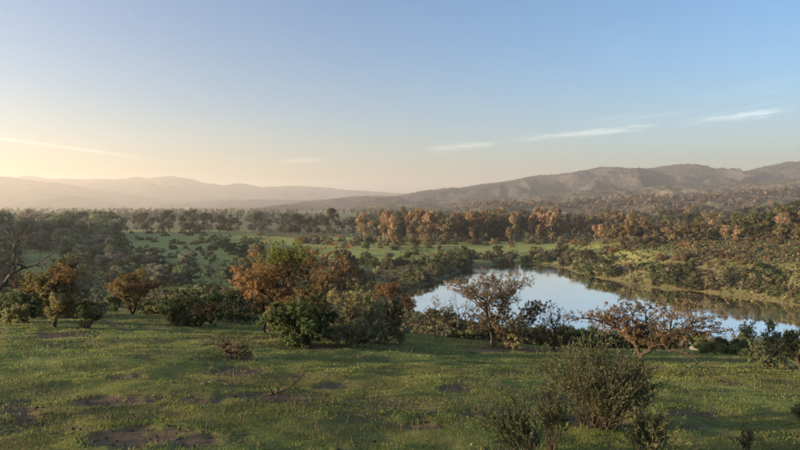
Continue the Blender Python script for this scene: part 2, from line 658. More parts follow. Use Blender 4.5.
def build_ground():
    az_in = np.linspace(-40, 40, 375)
    az_out = np.concatenate([np.linspace(40, 320, 90)[1:-1]])
    az = np.radians(np.concatenate([az_in, az_out]))
    rad = np.concatenate([np.geomspace(0.6, 60, 240), np.geomspace(60, 500, 160)[1:], np.geomspace(500, 12500, 60)[1:]])
    A, Rr = np.meshgrid(az, rad)
    X, Y = Rr * np.sin(A), Rr * np.cos(A)
    Z = height(X, Y)
    nr, na = X.shape
    verts = np.stack([X.ravel(), Y.ravel(), Z.ravel()], 1)
    verts = np.vstack([verts, [[0, 0, float(height(np.array(0.0), np.array(0.0)))]]])
    i, j = np.meshgrid(np.arange(nr - 1), np.arange(na), indexing='ij')
    j2 = (j + 1) % na
    q = np.stack([i * na + j, (i + 1) * na + j, (i + 1) * na + j2, i * na + j2], -1).reshape(-1, 4)[:, ::-1]
    me = mesh_np('ground', verts, q, None, True)
    f, so_, dry = zones(verts[:, 0], verts[:, 1], verts[:, 2])
    r = np.hypot(verts[:, 0], verts[:, 1])
    z = np.ones((len(verts), 4), np.float32)
    z[:, 0], z[:, 1], z[:, 2] = f, so_, dry
    a = me.color_attributes.new('zone', 'FLOAT_COLOR', 'POINT')
    a.data.foreach_set('color', z.ravel())
    rc = np.ones((len(verts), 4), np.float32)
    rc[:, 0] = sstep(60, 100, r)
    rc[:, 1] = sstep(500, 900, r)
    rc[:, 2] = 0
    a = me.color_attributes.new('reach', 'FLOAT_COLOR', 'POINT')
    a.data.foreach_set('color', rc.ravel())
    dip = -0.05 * so_ * (r < 60)
    verts[:, 2] += dip
    me.vertices.foreach_set('co', verts.astype(np.float32).ravel())
    me.update()
    tag(new_obj('ground', me, ground_mat()), kind='structure')


build_ground()

# pond: one sheet, its edge running under the banks
_c = POND.mean(0)
_o = POND + (POND - _c) / np.linalg.norm(POND - _c, axis=1)[:, None] * 2.0
me = bpy.data.meshes.new('water')
me.from_pydata([(float(a), float(b), 0.0) for a, b in _o], [], [list(range(len(_o)))])
me.update()
if me.polygons[0].normal.z < 0:
    me.flip_normals()
tag(new_obj('water', me, water_mat()), kind='structure')


# ------------------------------------------------------------------ mountains
def ridge(name, crest, Y0, W, mat, seed, amp=0.18, nx=260, ny=70, wl_=0.22, front=1.0):
    pts = np.array(crest, float)
    xs = np.linspace(pts[0, 0], pts[-1, 0], nx)
    cy = np.interp(xs, pts[:, 0], pts[:, 1])
    kn = max(1, int(7.0 / (xs[1] - xs[0])))
    ker = np.hanning(2 * kn + 3)
    cy = np.convolve(np.pad(cy, kn + 1, 'edge'), ker / ker.sum(), 'valid')
    dx, dy, dz = px_dir(xs, cy)
    X0 = dx / dy * Y0
    Hc = CAM_Z + dz / dy * Y0
    Hc = Hc + fbm(X0 / (W * 0.12), X0 * 0, 5, seed, 0.6) * np.maximum(Hc, 10) * 0.06
    t = np.linspace(-1, 1, ny)
    T, XX = np.meshgrid(t, X0, indexing='ij')
    _, HH = np.meshgrid(t, Hc, indexing='ij')
    YY = Y0 + T * W * np.where(T < 0, front, 1.0)
    wv = fbm(XX / (W * wl_), YY / (W * wl_ * 3.0), 4, seed + 5)
    tt = np.abs(T) * (1 + 0.55 * wv)
    prof = np.clip(1 - tt, 0, 1)
    prof = prof ** 1.15 * (1 - 0.25 * prof) / 0.75
    rg = 1 - np.abs(fbm(XX / (W * wl_ * 0.8) + 0.4 * wv, YY / (W * wl_ * 1.6), 5, seed + 9, 0.55)) * 2.2
    env = np.clip(tt * 2.2, 0, 1) * np.clip((1 - tt) * 2.0, 0, 1)
    fine = fbm(XX / (W * wl_ * 0.22), YY / (W * wl_ * 0.3), 4, seed + 13, 0.6)
    ZZ = HH * prof + amp * HH * ((rg - 0.5) + 0.22 * fine) * env
    cap = CAM_Z + (HH - CAM_Z) * (YY / Y0)              # nothing in front tops the skyline
    ZZ = np.where(T < 0, np.minimum(ZZ, np.where(HH > CAM_Z, cap, ZZ)), np.minimum(ZZ, HH))
    edge = np.clip(np.minimum(np.linspace(0, 1, nx), np.linspace(1, 0, nx)) * 14, 0, 1)[None, :]
    ZZ = ZZ * edge - 12.0 * (1 - prof * edge)
    verts = np.stack([XX.ravel(), YY.ravel(), ZZ.ravel()], 1)
    i, j = np.meshgrid(np.arange(ny - 1), np.arange(nx - 1), indexing='ij')
    q = np.stack([i * nx + j, i * nx + j + 1, (i + 1) * nx + j + 1, (i + 1) * nx + j], -1).reshape(-1, 4)
    me = mesh_np(name, verts, q, None, True)
    tag(new_obj(name, me, mat), kind='structure')
    return X0, YY[:, 0], ZZ


HM_far = hill_mat('far_range', 0.006, (0.040, 0.040, 0.044), (0.056, 0.053, 0.054), (0.075, 0.068, 0.064), 12, 1)
HM_back = hill_mat('scrub_range', 0.055, (0.020, 0.026, 0.026), (0.052, 0.052, 0.049), (0.105, 0.092, 0.078), 12, 2)
HM_mid = hill_mat('scrub_hill', 0.10, (0.032, 0.040, 0.026), (0.105, 0.098, 0.066), (0.21, 0.168, 0.115), 7, 3)

ridge('far_mountain_range', [(-330, 188), (-200, 180), (-80, 184), (0, 180), (30, 175), (50, 179), (90, 178), (115, 179), (137, 176), (150, 178),
      (172, 175), (195, 180), (220, 185), (240, 182), (260, 187), (290, 185), (320, 187), (350, 190), (390, 192.5), (430, 194), (520, 198), (640, 200), (800, 203)],
      8000, 1500, HM_far, 1, 0.24, 420, 60)
ridge('left_mountain_range', [(-420, 185), (-250, 176), (-120, 180), (-30, 175), (0, 176), (20, 178), (45, 182), (60, 182), (80, 187), (125, 194), (165, 199), (210, 202), (260, 204)],
      6200, 1200, HM_far, 3, 0.24, 380, 60)
ridge('lone_hill', [(20, 204), (45, 198.5), (65, 195), (78, 196), (92, 199), (120, 204)], 5000, 420, HM_far, 5, 0.12, 60, 30)
ridge('plain_low_hill', [(150, 205), (230, 200), (262, 199), (300, 200), (345, 198), (420, 201), (480, 204)], 5200, 560, HM_far, 6, 0.15, 100, 30)
BACK = ridge('back_mountain_range', [(250, 205.5), (290, 203), (320, 201), (345, 197.5), (365, 196.5), (395, 197), (420, 191.5), (440, 189), (465, 187.5), (490, 183.5), (520, 179),
      (540, 175.5), (560, 173), (582, 170), (602, 166), (620, 167), (637, 169), (663, 166), (680, 164), (696, 165), (722, 171), (740, 172), (754, 170),
      (774, 165), (790, 161), (805, 160.5), (850, 165), (900, 160), (980, 172), (1100, 190)],
      3700, 1260, HM_back, 12, 0.58, 460, 130, 0.24)
SPUR = ridge('spur_hill', [(330, 205), (400, 203), (460, 200), (520, 197), (560, 193), (600, 189), (640, 187), (680, 184), (720, 186), (760, 181), (800, 178), (860, 174), (940, 180), (1040, 200)],
      2350, 600, HM_mid, 17, 0.5, 360, 110, 0.3)
MX, MY, MZ = ridge('foothill', [(430, 206), (500, 204), (560, 202.5), (620, 199), (670, 197), (720, 195), (760, 192), (800, 189), (860, 186), (960, 196), (1050, 205)],
                   1500, 420, HM_mid, 23, 0.4, 240, 80, 0.3)


# ------------------------------------------------------------------ vegetation geometry
def unit(v):
    return v / (np.linalg.norm(v, axis=-1, keepdims=True) + 1e-9)


def leaf_quads(c, nrm, size, rng, aspect=0.6):
    """diamond leaves: centres c, normals nrm, sizes (n,)"""
    n = len(c)
    r = rng.normal(size=(n, 3))
    t = unit(np.cross(nrm, r))
    b = np.cross(nrm, t)
    s = size[:, None]
    v = np.stack([c - t * s, c - b * s * aspect + nrm * s * 0.1, c + t * s, c + b * s * aspect + nrm * s * 0.1], 1)
    f = np.arange(n * 4).reshape(n, 4)
    return v.reshape(-1, 3), f


def leaf_tris(c, nrm, size, rng, aspect=0.6):
    n = len(c)
    t = unit(np.cross(nrm, rng.normal(size=(n, 3))))
    b = np.cross(nrm, t)
    s = size[:, None] * 1.15
    v = np.stack([c - t * s, c + t * s * 0.5 - b * s * aspect * 1.2, c + t * s * 0.6 + b * s * aspect * 1.2], 1)
    return v.reshape(-1, 3), np.arange(n * 3).reshape(n, 3)


def tubes(segs, sides):
    """segs: array (n, 8): p0, p1, r0, r1"""
    segs = np.asarray(segs, float)
    p0, p1, r0, r1 = segs[:, 0:3], segs[:, 3:6], segs[:, 6], segs[:, 7]
    d = unit(p1 - p0)
    ref = np.where(np.abs(d[:, 2:3]) > 0.9, np.array([[1.0, 0, 0]]), np.array([[0, 0, 1.0]]))
    a = unit(np.cross(d, ref))
    b = np.cross(d, a)
    ang = np.linspace(0, 2 * np.pi, sides, endpoint=False)
    ring = a[:, None, :] * np.cos(ang)[None, :, None] + b[:, None, :] * np.sin(ang)[None, :, None]
    v = np.concatenate([p0[:, None] + ring * r0[:, None, None], (p1 + d * r1[:, None] * 0.3)[:, None] + ring * r1[:, None, None]], 1)
    k = np.arange(sides)
    f1 = np.stack([k, (k + 1) % sides, sides + (k + 1) % sides, sides + k], 1)
    f = f1[None] + (np.arange(len(segs)) * sides * 2)[:, None, None]
    return v.reshape(-1, 3), f.reshape(-1, 4)


def branch_segs(base, tips, rng, r_tip, f=0.42, power=0.5, bend=0.10, trunk=None, rmax=None):
    """a branching skeleton from base that reaches every tip"""
    out = []

    def seg(p, q, ra, rb):
        L = np.linalg.norm(q - p)
        if L < 1e-5:
            return
        nsub = 3 if L > 0.3 else 2
        prev, rp = p, ra
        for k in range(1, nsub + 1):
            t = k / nsub
            x = p + (q - p) * t
            if k < nsub:
                x = x + rng.normal(size=3) * L * bend * np.array([1, 1, 0.6])
            r = ra + (rb - ra) * t
            out.append((*prev, *x, rp, r))
            prev, rp = x, r

    def rad(n):
        r = r_tip * n ** power
        return r if rmax is None else min(r, rmax)
    start = np.array(base, float)
    if trunk is not None:
        top = np.array(trunk, float)
        seg(start, top, rad(len(tips)) * 1.35, rad(len(tips)))
        start = top
    stack = [(start, tips, rad(len(tips)))]
    while stack:
        p, T, rp = stack.pop()
        n = len(T)
        if n == 1:
            seg(p, T[0], rp, r_tip * 0.5)
            continue
        c = T.mean(0)
        dev = T - c
        ax = dev.T @ dev
        w, vec = np.linalg.eigh(ax)
        s = dev @ (vec[:, -1] + 0.35 * rng.normal(size=3))
        cut = np.quantile(s, rng.uniform(0.3, 0.7))
        g = [T[s <= cut], T[s > cut]]
        for T2 in g:
            if len(T2) == 0:
                continue
            c2 = T2.mean(0)
            r2 = rad(len(T2))
            q = p + (c2 - p) * rng.uniform(f * 0.7, f * 1.3)
            q[2] -= np.linalg.norm(q - p) * 0.06
            if len(T2) == 1:
                q = T2[0]
                seg(p, q, min(rp, r2 * 1.2), r2 * 0.5)
            else:
                seg(p, q, min(rp, r2 * 1.15), r2)
                stack.append((q, T2, r2))
    return np.array(out)


def crown_lobes(lobes, n, size, rng, cols, out_bias=0.75, aspect=0.6, jit=0.35):
    """leaf faces spread over ellipsoid lobes; lobes: (x,y,z,rx,ry,rz,colour index, value)"""
    L = np.array(lobes, float)
    vol = L[:, 3] * L[:, 4] + L[:, 4] * L[:, 5] + L[:, 3] * L[:, 5]
    idx = rng.choice(len(L), n, p=vol / vol.sum())
    d = unit(rng.normal(size=(n, 3)))
    rr = rng.rand(n) ** 0.45
    c = L[idx, 0:3] + d * L[idx, 3:6] * rr[:, None] * (1 + rng.normal(size=(n, 1)) * 0.12)
    nrm = unit(d * out_bias + rng.normal(size=(n, 3)) * jit + np.array([0, 0, 0.15]))
    s = size * rng.uniform(0.6, 1.35, n)
    v, f = leaf_quads(c, nrm, s, rng, aspect)
    cols = np.array(cols, float)
    col = cols[L[idx, 6].astype(int)] * L[idx, 7][:, None] * rng.uniform(0.7, 1.3, (n, 1)) * (1 + rng.normal(size=(n, 3)) * 0.06)
    return v, f, np.repeat(np.clip(col, 0.002, 1), 4, 0)


def join(parts):
    vs, fs, cs, o = [], [], [], 0
    for v, f, c in parts:
        vs.append(v)
        fs.append(f + o)
        cs.append(c)
        o += len(v)
    return np.vstack(vs), np.vstack(fs), np.vstack(cs)


def norm_lobes(lobes, width):
    """stretch the lobes so that the crown is `width` wide (per unit height) and reaches height 1"""
    L = np.array(lobes, float)
    rx = np.max(np.hypot(L[:, 0], L[:, 1]) + L[:, 3] * 0.85)
    L[:, [0, 1, 3, 4]] *= width / 2 / rx
    top = np.max(L[:, 2] + L[:, 5] * 0.9)
    L[:, [2, 5]] /= top
    return L


# ---- far and middle-distance kinds: a few meshes of unit height, shared by many trees
def gum_variant(seed, slender):
    rng = np.random.RandomState(seed)
    lobes = []
    nl = rng.randint(13, 18) if slender else rng.randint(16, 22)
    for k in range(nl):
        h = rng.uniform(0.30 if slender else 0.20, 0.93)
        w = (0.30 if slender else 0.44) * (1 - 0.55 * abs(h - 0.6) / 0.4) * rng.uniform(0.45, 1.0)
        a = rng.uniform(0, 6.283)
        r = rng.uniform(0.075, 0.14)
        lobes.append((w * 0.55 * math.cos(a), w * 0.55 * math.sin(a), h, r * 1.05, r * 1.05, r * 0.95, rng.randint(0, 3), rng.uniform(0.7, 1.3)))
    lobes = norm_lobes(lobes, 0.46 if slender else 0.78)
    v, f, c = crown_lobes(lobes, 1500, 0.030, rng, [(0.135, 0.108, 0.070), (0.155, 0.115, 0.076), (0.105, 0.098, 0.058)])
    crown = mesh_np('gum_crown', v, f, c)
    crown.materials.append(M_LEAF)
    tips = np.array([l[:3] for l in lobes])
    s = branch_segs((0, 0, -0.02), tips, rng, 0.006, 0.5, 0.45, 0.04, trunk=(rng.normal() * 0.01, rng.normal() * 0.01, 0.26))
    v, f = tubes(s, 5)
    trunk = mesh_np('gum_trunk', v, f, None, True)
    trunk.materials.append(M_GUM)
    return trunk, crown


def round_variant(seed, cols, n=1400, size=0.042, squat=1.0):
    rng = np.random.RandomState(seed)
    lobes = []
    for k in range(rng.randint(17, 23)):
        a = rng.uniform(0, 6.283)
        q = rng.uniform(0, 1) ** 0.6
        h = rng.uniform(0.12, 0.86)
        w = 0.42 * squat * math.sqrt(max(0.05, 1 - ((h - 0.45) / 0.5) ** 2)) * q
        r = rng.uniform(0.10, 0.19)
        lobes.append((w * math.cos(a), w * math.sin(a), h, r * squat, r * squat, r * 0.8, rng.randint(0, len(cols)), rng.uniform(0.65, 1.35)))
    lobes = norm_lobes(lobes, 1.0 * squat)
    v, f, c = crown_lobes(lobes, n, size, rng, cols)
    crown = mesh_np('round_crown', v, f, c)
    crown.materials.append(M_LEAF)
    tips = np.array([l[:3] for l in lobes])
    s = branch_segs((0, 0, -0.03), tips, rng, 0.008, 0.5, 0.45, 0.05, trunk=(0.01, 0.0, 0.14))
    v, f = tubes(s, 5)
    trunk = mesh_np('round_trunk', v, f, None, True)
    trunk.materials.append(M_BARK)
    return trunk, crown


def bush_variant(seed, cols, n=900, size=0.075):
    rng = np.random.RandomState(seed)
    lobes = []
    for k in range(rng.randint(8, 13)):
        a = rng.uniform(0, 6.283)
        q = rng.uniform(0, 1) ** 0.5
        h = rng.uniform(0.12, 0.80)
        w = 0.75 * math.sqrt(max(0.03, 1 - (h / 0.95) ** 2)) * q
        r = rng.uniform(0.18, 0.30)
        lobes.append((w * math.cos(a), w * math.sin(a), h, r * 1.2, r * 1.2, r * 0.8, rng.randint(0, len(cols)), rng.uniform(0.65, 1.35)))
    for k in range(7):
        a = k * 0.9 + rng.uniform(0, 0.5)
        r = rng.uniform(0.16, 0.24)
        lobes.append((0.62 * math.cos(a), 0.62 * math.sin(a), 0.12, r * 1.2, r * 1.2, r, rng.randint(0, len(cols)), rng.uniform(0.65, 1.25)))
    lobes = norm_lobes(lobes, 1.75)
    v, f, c = crown_lobes(lobes, n, size, rng, cols)
    v[:, 2] = np.maximum(v[:, 2], -0.05)
    # a few stems reach the ground so the bush is rooted
    tips = np.array([l[:3] for l in lobes])
    s = branch_segs((0, 0, -0.06), tips, rng, 0.012, 0.5, 0.45, 0.05)
    tv, tf = tubes(s, 4)
    v, f, c = join([(v, f, c), (tv, tf, np.tile([[0.04, 0.03, 0.02]], (len(tv), 1)))])
    me = mesh_np('bush', v, f, c)
    me.materials.append(M_LEAF)
    return me


GREENS = [(0.050, 0.062, 0.024), (0.066, 0.080, 0.030), (0.044, 0.055, 0.024)]
OLIVES = [(0.078, 0.074, 0.040), (0.098, 0.086, 0.048), (0.062, 0.062, 0.034)]
RUSTS = [(0.108, 0.082, 0.044), (0.098, 0.078, 0.042), (0.088, 0.080, 0.040)]
GUM_S = [gum_variant(100 + k, True) for k in range(5)]
GUM_W = [gum_variant(120 + k, False) for k in range(4)]
ROUND_G = [round_variant(140 + k, GREENS) for k in range(5)]
ROUND_O = [round_variant(150 + k, OLIVES) for k in range(4)]
BUSH_G = [bush_variant(160 + k, GREENS) for k in range(5)]
BUSH_O = [bush_variant(170 + k, OLIVES) for k in range(5)]
BUSH_R = [bush_variant(180 + k, RUSTS) for k in range(5)]

rnd = random.Random(5)


def put_tree(name, pair, px, py, hpx, wfac, label, group, tintc=(1, 1, 1), cat='tree'):
    x, y, z = hit(px, py)
    d = y
    H = hpx / F_PX * d
    root = bpy.data.objects.new(name, None)
    COL.objects.link(root)
    root.empty_display_size = 0.5
    root.location = (x, y, z - 0.02 * H)
    root.rotation_euler = (0, 0, rnd.uniform(0, 6.28))
    root.scale = (H * wfac, H * wfac, H)
    for nm, me in (('trunk', pair[0]), ('crown', pair[1])):
        o = new_obj(nm, me, None, root)
        o.color = (*tintc, 1)
    tag(root, label, cat, group)
    return root


def put_bush(name, me, px, py, hpx, wfac, label, group, tintc=(1, 1, 1), cat='shrub'):
    x, y, z = hit(px, py)
    if x > PB[0] and x < PB[1] and y > PB[2] and y < PB[3] and pond_sdf([x], [y])[0] < 1.0:
        return None
    H = hpx / F_PX * y
    o = new_obj(name, me)
    o.location = (x, y, z)
    o.rotation_euler = (0, 0, rnd.uniform(0, 6.28))
    o.scale = (H * wfac, H * wfac, H)
    o.color = (*tintc, 1)
    tag(o, label, cat, group)
    return o


def kind_of(me):
    n_ = me[1].name if isinstance(me, tuple) else me.name
    for lst, w in ((GUM_S, 'slender gum tree'), (GUM_W, 'spreading gum tree'), (ROUND_G, 'dark green round tree'), (ROUND_O, 'olive round tree'),
                   (BUSH_G, 'dark green shrub'), (BUSH_O, 'olive shrub'), (BUSH_R, 'rust brown shrub')):
        for e in lst:
            if (e[1].name if isinstance(e, tuple) else e.name) == n_:
                return w
    return 'plant'


def band(v, cuts, words):
    for c_, w in zip(cuts, words):
        if v < c_:
            return w
    return words[-1]


def jit3(a=0.12):
    k = rnd.uniform(1 - a, 1 + a)
    return (k * rnd.uniform(0.93, 1.07), k, k * rnd.uniform(0.93, 1.07))


# belt of tall russet gum trees across the valley
G1 = 'russet gum trees in the belt beyond the green field'
n1 = 0
for k in range(165):
    px = rnd.uniform(383, 640)
    py = rnd.uniform(236.5, 242.5) if px < 560 else rnd.uniform(234, 242)
    h = rnd.uniform(15, 32) * (0.82 if px > 560 else 1.0)
    c = jit3(0.14)
    c = (c[0] * 1.18, c[1] * 1.04, c[2] * 0.88) if rnd.random() < 0.72 else (c[0] * 0.5, c[1] * 0.6, c[2] * 0.55)
    pr = rnd.choice(GUM_S + GUM_W[:1])
    put_tree('gum_tree', pr, px, py, h, rnd.uniform(0.85, 1.15),
             band(h, (21, 26), ('short', 'medium', 'tall')) + (' dark green ' if c[0] < 0.75 else ' pale russet ' if c[1] > 1.04 else ' dusky russet ') + kind_of(pr) +
             band(px, (470, 560), (' in the belt behind the round field trees', ' in the belt beyond the far shore', ' in the thinning belt toward the right slope')), G1, c)
# thicket of brownish undergrowth at the foot of the belt
for k in range(70):
    px = rnd.uniform(300, 690)
    pr, h = rnd.choice(BUSH_R + BUSH_O), rnd.uniform(4, 8)
    put_bush('belt_shrub', pr, px, rnd.uniform(240, 245.5), h, rnd.uniform(0.9, 1.3),
             ('tall ' if h > 6 else 'low ') + kind_of(pr) + band(px, (385, 560), (' before the left end of the gum belt', ' at the foot of the gum belt', ' before the thinning end of the gum belt')), 'undergrowth along the gum belt', jit3(0.2))

# left-hand gums, standing in clumps at the far edge of the scrubby meadow
for (px, py, h, w, lab) in [(136, 231, 14, 0.9, None), (143, 232, 18, 1.0, None), (150, 232, 13, 1.0, None), (162, 232, 17, 0.9, None), (169, 232, 20, 0.95, None),
                            (184, 232, 16, 1.1, None), (190, 233, 20, 1.1, None), (199, 233, 22, 1.1, None), (207, 232, 17, 1.1, None), (219, 233, 16, 1.1, None),
                            (227, 233, 17, 1.15, None), (235, 233, 14, 1.1, None), (252, 233, 17, 0.95, None), (259, 234, 20, 1.0, None), (268, 233, 13, 1.1, None),
                            (282, 234, 18, 1.1, None), (290, 235, 20, 1.1, None), (299, 235, 19, 1.1, None), (308, 235, 16, 1.0, None), (316, 235, 14, 1.1, None),
                            (325, 236, 18, 1.0, None), (340, 236, 14, 1.1, None), (352, 236, 15, 1.1, None), (376, 238, 20, 1.1, None)]:
    put_tree('dark_gum_tree', rnd.choice(GUM_W), px + rnd.uniform(-1, 1), py, h * 1.15, w * 1.1,
             ('tall' if h > 18 else 'medium' if h > 15 else 'low') + ' dark spreading gum tree in the clumps ' + ('beyond the scrubby meadow' if px < 262 else 'beyond the green field'), 'dark gum clumps edging the meadow', (0.30, 0.40, 0.42))
put_tree('tall_gum_tree', GUM_W[1], 331, 236, 29, 0.85, 'tallest dark gum tree rising with a narrow top above the meadow clumps', None, (0.36, 0.44, 0.42))
put_tree('russet_gum_tree', GUM_W[2], 364, 239, 27, 1.0, 'broad russet gum tree at the left end of the belt', None, (1.2, 1.0, 0.8))
put_tree('field_tree', ROUND_G[0], 368, 250, 16, 1.25, 'dark round tree standing alone in the middle of the green field', None, (0.8, 0.8, 0.8))
put_tree('field_tree', ROUND_O[1], 399, 248, 14, 1.2, 'olive brown bushy tree in the green field beside a double-crowned one', None, (1.2, 0.9, 0.8))
put_tree('field_tree', ROUND_O[2], 414, 247, 12, 1.4, 'brownish double-crowned low tree in the green field', None, (1.3, 0.95, 0.85))
put_tree('field_tree', ROUND_G[3], 415, 256, 11, 1.2, 'small dark tree close to the pond reeds in the green field', None, (0.8, 0.85, 0.85))
put_tree('field_tree', ROUND_G[2], 498, 254, 9, 1.6, 'small dark round tree at the field edge above the far shore', None, (0.75, 0.7, 0.7))

# dense dark wood at the left
W1 = 'dark trees of the left-hand valley wood'
for k in range(190):
    py = 234 + (288 - 234) * rnd.random() ** 1.25
    xmax = 118 if py < 262 else 118 + (py - 262) * 3.0
    px = rnd.uniform(-45, min(xmax, 250))
    if 12 < px < 62 and 252 < py < 300:
        continue
    h = rnd.uniform(18, 27) * (1.0 if px < 120 else 0.8)
    pair = rnd.choice(ROUND_G + ROUND_O[:1] + GUM_W[:1])
    side = ' beside the bright green clearing' if abs(px - 37) < 46 and 248 < py < 302 else band(py, (247, 264), (' at the far edge of the left wood', ' in the middle of the left wood', ' along the near edge of the left wood'))
    put_tree('wood_tree', pair, px, py, h, rnd.uniform(1.0, 1.35), band(h, (20, 24), ('low', 'medium', 'tall')) + ' ' + kind_of(pair) + side, W1, tuple(q_ * v for q_, v in zip((1.3, 1.38, 1.75), jit3(0.25))))
for k in range(17):
    px, py = rnd.uniform(110, 262), rnd.uniform(262, 284)
    pr, h = rnd.choice(ROUND_G + ROUND_O[:2]), rnd.uniform(13, 20)
    put_tree('thicket_tree', pr, px, py, h, rnd.uniform(1.1, 1.5),
             ('taller ' if h > 16.5 else 'lower ') + kind_of(pr) + (' on the meadow side' if py < 272 else ' on the near side') + ' of the thicket below the scrubby meadow', 'thicket below the scrubby meadow', tuple(q_ * v for q_, v in zip((1.25, 1.35, 1.5), jit3(0.25))))
# scrub dots over the left meadow
for k in range(95):
    px, py = rnd.uniform(100, 262), rnd.uniform(233, 260)
    pr, h = rnd.choice(BUSH_G + BUSH_O[:2]), rnd.uniform(2.6, 6.0)
    put_bush('meadow_shrub', pr, px, py, h, rnd.uniform(0.9, 1.4),
             ('larger ' if h > 4.3 else 'tiny ') + kind_of(pr) + band(py, (241, 251), (' on the scrubby meadow close to the dark gums', ' in the middle of the scrubby meadow', ' at the thicket end of the scrubby meadow')), 'shrubs dotted over the scrubby meadow', jit3(0.25))
for k in range(11):
    px, py = rnd.uniform(225, 262), rnd.uniform(245, 268)
    put_tree('meadow_tree', rnd.choice(ROUND_G), px, py, rnd.uniform(9, 15), 1.25,
             'dark round tree at the right edge of the scrubby meadow', 'trees at the edge of the scrubby meadow', tuple(0.9 * v for v in jit3(0.2)))
# thicket behind the near trees, left of the pond, and the far-shore shrubs
for k in range(54):
    px = rnd.uniform(262, 470)
    lo, hi = 262, 296 - max(0, (px - 405)) * 0.42
    if px > 440:
        lo, hi = 258, 267
    pr, h, py = rnd.choice(BUSH_G + BUSH_O[:2]), rnd.uniform(8, 15), rnd.uniform(lo, max(lo + 2, hi))
    put_bush('shore_thicket_shrub', pr, px, py, h, rnd.uniform(0.85, 1.25),
             ('tall ' if h > 11.5 else 'low ') + kind_of(pr) + (' lining the pond between field and water' if px > 425 else ' in the thicket along the green field' if py < 277 else ' in the thicket behind the largest thorn tree'), 'thicket at the near end of the pond', jit3(0.25))
for k in range(30):
    px = rnd.uniform(470, 590)
    pr, h = rnd.choice(BUSH_G + BUSH_O), rnd.uniform(5, 10)
    put_bush('far_shore_shrub', pr, px, rnd.uniform(255, 264), h, rnd.uniform(0.9, 1.4),
             ('tall ' if h > 7.5 else 'low ') + kind_of(pr) + ' lining the far shore of the pond', 'shrubs along the far shore', jit3(0.25))
for k in range(38):
    px, py = rnd.uniform(270, 640), rnd.uniform(243, 262)
    pr = rnd.choice(BUSH_G + BUSH_R[:2])
    put_bush('field_shrub', pr, px, py, rnd.uniform(2.0, 4.5), rnd.uniform(1.0, 1.6),
             'tiny ' + kind_of(pr) + (' on the green field near the gum belt' if py < 250 else ' on the green field near the pond'), 'shrubs scattered on the green field', jit3(0.2))
# right bank of the pond: dense scrub, olive below and russet above
for k in range(330):
    px = rnd.uniform(560, 845)
    shore = np.interp(px, [560, 585, 620, 660, 700, 747, 800, 860], [267, 275, 281, 287, 291, 296, 305, 316])
    f_ = rnd.random()
    py = 244 + (shore - 1.0 - 244) * f_
    if f_ > 0.42:
        me_ = rnd.choice(BUSH_O + BUSH_G[:3])
        lab, grp, nm, c = band(f_, (0.6, 0.8), (' halfway down the right bank', ' on the lower right bank', ' near the water below the right bank')), 'scrub on the lower right bank', 'bank_shrub', jit3(0.25)
    else:
        me_ = rnd.choice(BUSH_R + BUSH_O[:3])
        lab, grp, nm, c = band(f_, (0.2,), (' on the top of the right bank under the slope trees', ' on the upper right bank')), 'scrub on the upper right bank', 'slope_shrub', jit3(0.3)
        c = (c[0] * 1.15, c[1], c[2])
    h = 5 + 12 * rnd.random() ** 1.8
    if float(fbm(np.array(px / 34.0), np.array(py / 9.0), 3, 44)) < -0.12:
        continue
    put_bush(nm, me_, px, py, h * (0.46 + 0.34 * f_), rnd.uniform(0.9, 1.7),
             band(h, (8.5, 11.5), ('low ', 'medium ', 'large ')) + ('pale ' if c[1] > 1.0 else '') + kind_of(me_) + lab, grp, c)
# right-hand slope: russet and dark trees rising behind the bank
for k in range(115):
    px = rnd.uniform(600, 850)
    py = rnd.uniform(222, 245) if px > 660 else rnd.uniform(226, 243)
    h = rnd.uniform(10, 20)
    q = rnd.random()
    pair = rnd.choice(GUM_W + ROUND_O if q < 0.7 else ROUND_G)
    c = jit3(0.25)
    if q >= 0.7:
        c = (c[0] * 1.05, c[1] * 0.9, c[2] * 0.85)
    if q < 0.7:
        c = (c[0] * 1.12, c[1] * 1.0, c[2] * 0.92)
    put_tree('slope_tree', pair, px, py, h, rnd.uniform(1.0, 1.35),
             band(h, (13, 17), ('short ', 'medium ', 'tall ')) + ('russet ' if q < 0.7 else '') + kind_of(pair) +
             band(py, (229, 237), (' high on the slope behind the right bank', ' halfway up the slope behind the right bank', ' at the foot of the slope behind the right bank')), 'trees on the slope behind the right bank', c)
for k in range(110):
    px, py = rnd.uniform(640, 850), rnd.uniform(214, 246)
    pr, h = rnd.choice(BUSH_R + BUSH_O), rnd.uniform(4, 8)
    put_bush('hill_shrub', pr, px, py, h, rnd.uniform(1.0, 1.5),
             ('large ' if h > 6 else 'small ') + kind_of(pr) + band(py, (225, 236), (' between the highest slope trees', ' between the trees halfway up the slope', ' between the lowest slope trees')), 'shrubs between the slope trees', jit3(0.3))
